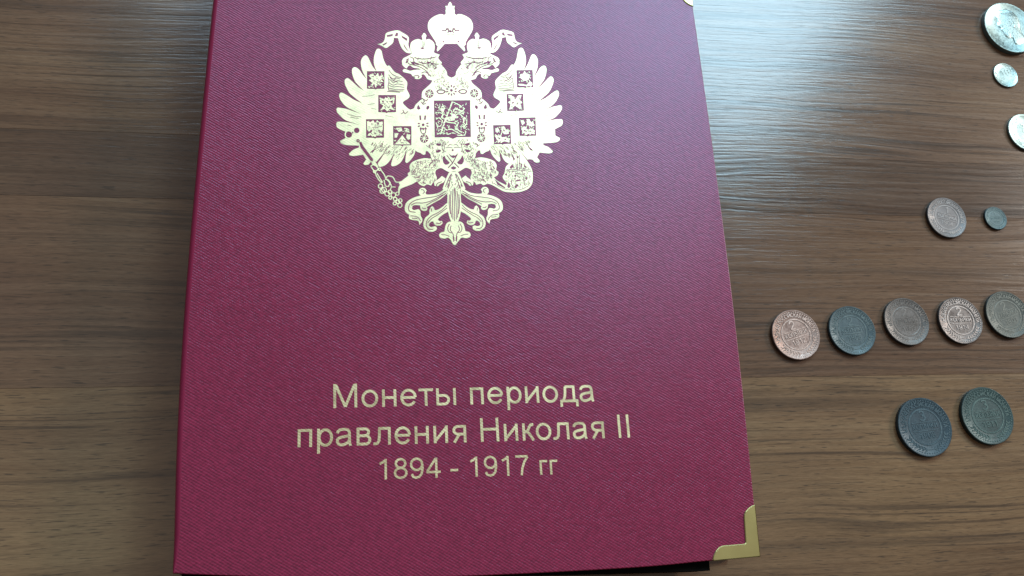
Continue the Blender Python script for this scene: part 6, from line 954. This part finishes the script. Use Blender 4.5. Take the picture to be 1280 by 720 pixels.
# broken fine work inside the small shields and the centre shield
for name, layer, mat, w, kind, pts in EMB:
    if name.startswith('shield') and mat == 1 and layer == 6:
        P = parse(pts); cx = sum(p[0] for p in P)/len(P); cy = sum(p[1] for p in P)/len(P)
        P = [(cx+(x-cx)*0.84, cy+(y-cy)*0.84) for x, y in P]
        ar = abs(sum(P[k-1][0]*P[k][1]-P[k][0]*P[k-1][1] for k in range(len(P))))/2
        flecks(name, P, int(ar*0.9), 0.22, 0.9, lambda x, y: 0.8, 1.6, ALBUM_Z+0.185)
        n1 = len(parts[name].m)
        flecks(name, P, int(ar*0.55), 0.22, 0.9, lambda x, y: 0.5, 1.6, ALBUM_Z+0.215)
        for k in range(n1, len(parts[name].m)): parts[name].m[k] = 0
emblem = parts['body']
for k in ('body~', ):
    b2 = parts[k]; n0 = len(emblem.v); emblem.v += b2.v
    for f, mi in zip(b2.f, b2.m): emblem.face([n0+i for i in f], mi)
eo = emblem.build('eagle_crest', [M_foil, M_cover], album)
tag(eo, 'double-headed eagle crest stamped in pale gold foil')
NAMES = {'wing': 'wing', 'wing~': 'wing', 'leg': 'leg', 'leg~': 'leg', 'tail': 'tail', 'tail~': 'tail', 'crown': 'crown', 'crown~': 'crown', 'head_crown': 'head_crown', 'head_crown~': 'head_crown',
         'ribbon': 'ribbon', 'ribbon~': 'ribbon', 'sceptre': 'sceptre', 'orb': 'orb', 'shield': 'shield', 'shield~': 'shield', 'head': 'head', 'head~': 'head'}
for a in ('tail', 'crown'):      # one piece across the axis
    b2 = parts.pop(a+'~', None)
    if b2:
        n0 = len(parts[a].v); parts[a].v += b2.v
        for f, mi in zip(b2.f, b2.m): parts[a].face([n0+i for i in f], mi)
for k, mb in parts.items():
    if k.startswith('body'): continue
    mb.build(NAMES[k], [M_foil, M_cover], eo)

# ------------------------------------------------------------------ coins
def coin_disc(mb, R, t, rim=1.0, depth=0.16, seg=80, wob=0.0):
    prof = [(0.0, 0), (R-0.25, 0), (R, 0.22), (R, t-0.22), (R-0.22, t), (R-rim, t), (R-rim-0.3, t-depth), (R*0.5, t-depth), (0.0, t-depth)]
    ph = random.uniform(0, 6.28)
    rings = []
    for r, z in prof:
        if r == 0: rings.append([mb.add([(0, 0, z)])]*seg); continue
        pts = []
        for i in range(seg):
            a = 2*math.pi*i/seg
            rr = r*(1+wob*math.sin(2*a+ph)+wob*0.6*math.sin(5*a+2*ph))
            pts.append((rr*math.cos(a), rr*math.sin(a), z))
        k = mb.add(pts); rings.append([k+i for i in range(seg)])
    for A, B in zip(rings, rings[1:]):
        for i in range(seg):
            j = (i+1) % seg
            q = []
            for v in (A[i], A[j], B[j], B[i]):
                if v not in q: q.append(v)
            if len(q) > 2: mb.face(q)
def circle(r, n=64): return [(r*math.cos(2*math.pi*i/n), r*math.sin(2*math.pi*i/n)) for i in range(n)]
def shade_coin(o):
    me = o.data
    me.polygons.foreach_set('use_smooth', [True]*len(me.polygons))
    me.set_sharp_from_angle(angle=math.radians(28))
def kopek(o, mat, R, z, num, word, year, h):
    """copper type: beaded rim, legend round the top, wreath below, ring round value and date"""
    zf = z; zt = z + h
    mb = MB(); mb.ribbon(circle(R*0.60), R*0.045, zt, 0, zf, True, 0.12); mb.build('inner_ring', [mat], o)
    k = R*0.335/700
    mb = MB(); wd = text_width(num)*k
    lay_text(mb, num, lambda a, b_: (a*k-wd/2, b_*k+R*0.205), R*0.055, zt, zf, 0.07); mb.build('value_figure', [mat], o)
    mb = MB(); k2 = R*0.98/text_width(word)
    lay_text(mb, word, lambda a, b_: (a*k2-R*0.49, b_*k2*1.15-R*0.055), R*0.030, zt, zf, 0.04)
    for yy in (0.16, -0.125): mb.ribbon([(-R*0.47, R*yy), (R*0.47, R*yy)], R*0.028, zt+0.02, 0, zf, False, 0.04)
    mb.build('value_word', [mat], o)
    mb = MB(); k3 = R*0.20/700; wd = text_width(year)*k3
    lay_text(mb, year, lambda a, b_: (a*k3-wd/2, b_*k3-R*0.39), R*0.03, zt, zf, 0.04); mb.build('date', [mat], o)
    # legend along the upper arc
    mb = MB(); leg = 'МѢДНАЯ РОССІЙСКАЯ МОНЕТА'.replace('І', 'I'); tw = text_width(leg)
    rad = R*0.70; span = math.radians(196); kk = span*rad/tw
    def place(a, b_):
        th = math.pi/2 + span/2 - a*kk/rad; r = rad + b_*R*0.15/716
        return (r*math.cos(th), r*math.sin(th))
    lay_text(mb, leg, place, R*0.026, zt, zf, 0.03); mb.build('legend', [mat], o)
    # laurel and oak sprays along the lower arc
    mb = MB()
    for s in (-1, 1):
        for i in range(7):
            th = -math.pi/2 + s*(0.16 + 0.15*i); r = R*0.765
            for side in (-1, 1):
                a = th + s*math.pi/2 + side*0.55; c = (r*math.cos(th), r*math.sin(th)); l = R*0.17
                tip = (c[0]+l*math.cos(a), c[1]+l*math.sin(a)); m1 = (c[0]+l*.45*math.cos(a+.35), c[1]+l*.45*math.sin(a+.35)); m2 = (c[0]+l*.45*math.cos(a-.35), c[1]+l*.45*math.sin(a-.35))
                mb.plate([c, m2, tip, m1], zt + 0.002*i + 0.001*side, z0=zf)
    mb.ribbon([(R*0.765*math.cos(-math.pi/2+t), R*0.765*math.sin(-math.pi/2+t)) for t in [x*0.1-1.05 for x in range(22)]], R*0.02, zt*1.0+0.004, 0, zf, False, 0.03)
    mb.build('wreath', [mat], o)
    # bead circle inside the rim
    mb = MB()
    n = 60
    for i in range(n):
        a = 2*math.pi*i/n; c = (R*0.895*math.cos(a), R*0.895*math.sin(a)); r = R*0.026
        mb.plate([(c[0]+r*math.cos(q*math.pi/3), c[1]+r*math.sin(q*math.pi/3)) for q in range(6)], zt, z0=zf)
    mb.build('bead_border', [mat], o)
def coin(name, label, x, y, D, t, rot, mat, group, design, relief=0.12, wob=0.002, rim=None, **kw):
    R = D/2; mb = MB(); coin_disc(mb, R, t, rim or R*0.07, kw.get('depth', 0.14), wob=wob)
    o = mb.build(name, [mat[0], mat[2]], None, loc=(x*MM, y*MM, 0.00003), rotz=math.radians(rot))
    shade_coin(o)
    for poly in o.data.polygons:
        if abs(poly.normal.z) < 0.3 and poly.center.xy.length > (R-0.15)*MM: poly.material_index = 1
    tag(o, label, 'coin', group)
    if design: design(o, mat[1], R, t - kw.get('depth', 0.14) - 0.005, h=relief+0.005)
    return o
kd = lambda n, w, y: (lambda o, mat, R, z, h: kopek(o, mat, R, z, n, w, y, h))
COP, SIL = 'copper coins on the table', 'silver coins on the table'
def coin_mats(name, field, raised, rough, metallic, seed, bump=0.5):
    """field colours (grime and patina) and the colours of the rubbed raised work"""
    edge = [tuple(x*0.45 for x in c) for c in field]      # darker side faces: shade around the coins painted into the edge colour
    return (patina_mat(name, field, rough, metallic, seed, bump), patina_mat(name + '_rubbed', raised, rough*0.9, min(1, metallic+0.1), seed+20, bump),
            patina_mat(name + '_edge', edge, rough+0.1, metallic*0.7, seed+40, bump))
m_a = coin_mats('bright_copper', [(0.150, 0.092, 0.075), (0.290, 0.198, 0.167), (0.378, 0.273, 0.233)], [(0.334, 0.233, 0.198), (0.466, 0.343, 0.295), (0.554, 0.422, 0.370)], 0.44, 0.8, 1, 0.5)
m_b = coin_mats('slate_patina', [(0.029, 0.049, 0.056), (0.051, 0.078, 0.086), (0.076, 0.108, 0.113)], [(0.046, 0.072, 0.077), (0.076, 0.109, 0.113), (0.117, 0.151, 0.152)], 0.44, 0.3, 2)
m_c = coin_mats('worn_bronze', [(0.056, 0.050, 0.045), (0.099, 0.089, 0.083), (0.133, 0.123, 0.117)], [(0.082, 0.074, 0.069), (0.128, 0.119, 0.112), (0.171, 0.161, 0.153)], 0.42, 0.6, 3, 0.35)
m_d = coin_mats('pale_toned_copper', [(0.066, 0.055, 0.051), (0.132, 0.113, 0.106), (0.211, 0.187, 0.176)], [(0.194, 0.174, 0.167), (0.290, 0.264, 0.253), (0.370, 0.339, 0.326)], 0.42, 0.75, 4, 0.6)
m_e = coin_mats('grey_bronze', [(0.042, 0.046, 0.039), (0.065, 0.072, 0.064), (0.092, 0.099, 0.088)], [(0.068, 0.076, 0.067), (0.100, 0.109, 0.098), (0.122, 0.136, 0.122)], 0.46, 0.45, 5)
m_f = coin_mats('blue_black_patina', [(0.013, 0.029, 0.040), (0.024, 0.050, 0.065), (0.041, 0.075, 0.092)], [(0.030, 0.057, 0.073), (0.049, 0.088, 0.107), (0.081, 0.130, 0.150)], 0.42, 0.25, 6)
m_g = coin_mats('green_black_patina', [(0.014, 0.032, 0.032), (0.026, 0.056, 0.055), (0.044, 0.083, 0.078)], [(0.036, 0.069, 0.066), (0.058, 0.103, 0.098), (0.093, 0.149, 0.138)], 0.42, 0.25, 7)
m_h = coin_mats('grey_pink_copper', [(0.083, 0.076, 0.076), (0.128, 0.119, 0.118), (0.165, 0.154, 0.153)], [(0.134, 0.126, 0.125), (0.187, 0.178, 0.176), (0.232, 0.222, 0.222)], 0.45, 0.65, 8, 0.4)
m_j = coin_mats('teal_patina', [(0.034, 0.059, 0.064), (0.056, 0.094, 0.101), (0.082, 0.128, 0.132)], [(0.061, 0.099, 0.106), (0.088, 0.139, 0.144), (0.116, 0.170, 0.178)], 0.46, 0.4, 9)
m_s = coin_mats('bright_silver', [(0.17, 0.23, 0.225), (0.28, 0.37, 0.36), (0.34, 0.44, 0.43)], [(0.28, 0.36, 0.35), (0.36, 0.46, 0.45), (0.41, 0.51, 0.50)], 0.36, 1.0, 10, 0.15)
coin('copper_coin', 'bright pinkish copper coin, nearest the album in the row of five', 212.36, 119.0, 24.2, 2.0, 20, m_a, COP, kd('2', 'КОПѢЙКИ', '1912'), 0.16)
coin('copper_coin', 'slate blue patinated coin, second from the album in the row of five', 241.5, 122.6, 24.0, 2.0, 9, m_b, COP, kd('2', 'КОПѢЙКИ', '1905'), 0.09)
coin('copper_coin', 'smooth worn grey-brown coin in the middle of the row of five', 270.8, 128.7, 23.7, 2.0, 10, m_c, COP, kd('2', 'КОПѢЙКИ', '1899'), 0.05)
coin('copper_coin', 'pale greyish coin with crisp high-contrast lettering, fourth from the album in the row', 300.1, 130.9, 23.7, 2.0, 4, m_d, COP, kd('2', 'КОПѢЙКИ', '1914'), 0.18)
coin('copper_coin', 'dark grey-green coin at the right end of the row of five', 326.9, 135.5, 24.0, 2.0, 22, m_e, COP, kd('2', 'КОПѢЙКИ', '1901'), 0.08)
coin('copper_coin', 'large blue-black coin, left of the two lying below the row', 272.5, 77.75, 27.6, 2.4, 9, m_f, COP, kd('3', 'КОПѢЙКИ', '1908'), 0.11)
coin('copper_coin', 'large green-black coin, right of the two lying below the row', 306.3, 84.3, 27.4, 2.4, 9, m_g, COP, kd('3', 'КОПѢЙКИ', '1911'), 0.12)
coin('copper_coin', 'pale grey-pink coin lying above the row, left of the tiny coin', 301.6, 185.25, 21.8, 1.8, -10, m_h, COP, kd('1', 'КОПѢЙКА', '1904'), 0.10)
coin('copper_coin', 'tiny dark teal coin beside the pale grey-pink coin', 330.2, 187.4, 12.6, 1.4, 6, m_j, COP, kd('1', 'КОПѢЙКИ', '1909'), 0.08)

def portrait(o, mat, R, z, h):
    """bas-relief of a bearded head in profile to the left"""
    P = [(-0.05, 0.72), (0.14, 0.72), (0.32, 0.64), (0.44, 0.48), (0.48, 0.28), (0.45, 0.08), (0.40, -0.10), (0.40, -0.30), (0.47, -0.50), (0.52, -0.60), (0.30, -0.64), (0.08, -0.70), (-0.06, -0.66),
         (-0.04, -0.50), (-0.10, -0.42), (-0.22, -0.42), (-0.32, -0.36), (-0.37, -0.24), (-0.38, -0.12), (-0.42, -0.06), (-0.40, 0.00), (-0.43, 0.06), (-0.50, 0.10), (-0.48, 0.17), (-0.42, 0.28), (-0.41, 0.36), (-0.42, 0.46), (-0.36, 0.58), (-0.22, 0.68)]
    P = [(x*R, y*R) for x, y in catmull(P+[P[0]], 3)[:-1]]
    cx, cy = 0.02*R, 0.1*R; mb = MB(); prev = None; N = len(P)
    for s, hh in ((1, 0), (0.97, .3), (0.9, .52), (0.75, .75), (0.55, .9), (0.3, .98)):
        k = mb.add([(cx+(x-cx)*s, cy+(y-cy)*s, z+hh*h*3.0) for x, y in P])
        if prev is not None:
            for i in range(N):
                j = (i+1) % N
                mb.face([prev+j, prev+i, k+i, k+j])
        prev = k
    c = mb.add([(cx, cy, z+h*3.05)])
    for i in range(N): mb.face([prev+(i+1) % N, prev+i, c])
    mb.build('profile_head', [mat], o, smooth=True)
    mb = MB(); zt = z + h*3.02
    def st(t, w, dz=0.0): mb.ribbon(catmull([(a*R, b_*R) for a, b_ in parse(t)], 4), w*R, zt+dz, 0, z+h*1.4, False, 0.2)
    st('0.10,0.16 0.17,0.18 0.19,0.08 0.14,-0.02 0.09,0.02', 0.05, 0.05)            # ear
    st('-0.40,0.26 -0.30,0.29 -0.24,0.26', 0.03, -0.1); st('-0.36,0.20 -0.30,0.22 -0.26,0.19', 0.03, -0.12)
    st('-0.42,0.05 -0.32,0.04 -0.24,-0.02', 0.05, -0.1)                               # moustache
    for k in range(5): st('%g,-0.08 %g,-0.22 %g,-0.34' % (-0.32+0.09*k, -0.31+0.085*k, -0.27+0.06*k), 0.035, -0.1-0.01*k)
    for k in range(6): st('%g,0.60 %g,0.52 %g,0.40' % (-0.2+0.1*k, -0.08+0.09*k, 0.08+0.07*k), 0.03, -0.06+0.01*k)
    mb.build('hair_and_beard', [mat], o, smooth=True)
    mb = MB(); leg = 'МОНЕТА РОССІЙСКАЯ'.replace('І', 'I')
def plain_small(o, mat, R, z, h):
    mb = MB(); k = R*0.5/700; wd = text_width('10')*k
    lay_text(mb, '10', lambda a, b_: (a*k-wd/2, b_*k-R*0.05), R*0.07, z+h, z, 0.06)
    mb.build('value_figure', [mat], o)
    mb = MB()
    for s in (-1, 1):
        for i in range(9):
            th = -math.pi/2 + s*(0.15+0.28*i); c = (R*0.74*math.cos(th), R*0.74*math.sin(th)); a = th + s*math.pi/2 + 0.5*(-1)**i; l = R*0.24
            mb.plate([c, (c[0]+l*.5*math.cos(a-.4), c[1]+l*.5*math.sin(a-.4)), (c[0]+l*math.cos(a), c[1]+l*math.sin(a)), (c[0]+l*.5*math.cos(a+.4), c[1]+l*.5*math.sin(a+.4))], z+h+0.002*i, z0=z)
    mb.build('wreath', [mat], o)
coin('silver_coin', 'large bright silver coin with a bearded profile head, in the top corner', 359.2, 303.5, 31.8, 2.8, 12, m_s, SIL, portrait, 0.14, 0.001, rim=0.9)
coin('silver_coin', 'small bright silver coin just below the large silver coin', 352.2, 273.6, 14.8, 1.1, 15, m_s, SIL, plain_small, 0.07)
coin('silver_coin', 'medium silver coin with broad rim cut off by the picture edge', 358.0, 239.2, 21.8, 1.5, -8, m_s, SIL, plain_small, 0.10, rim=1.3)
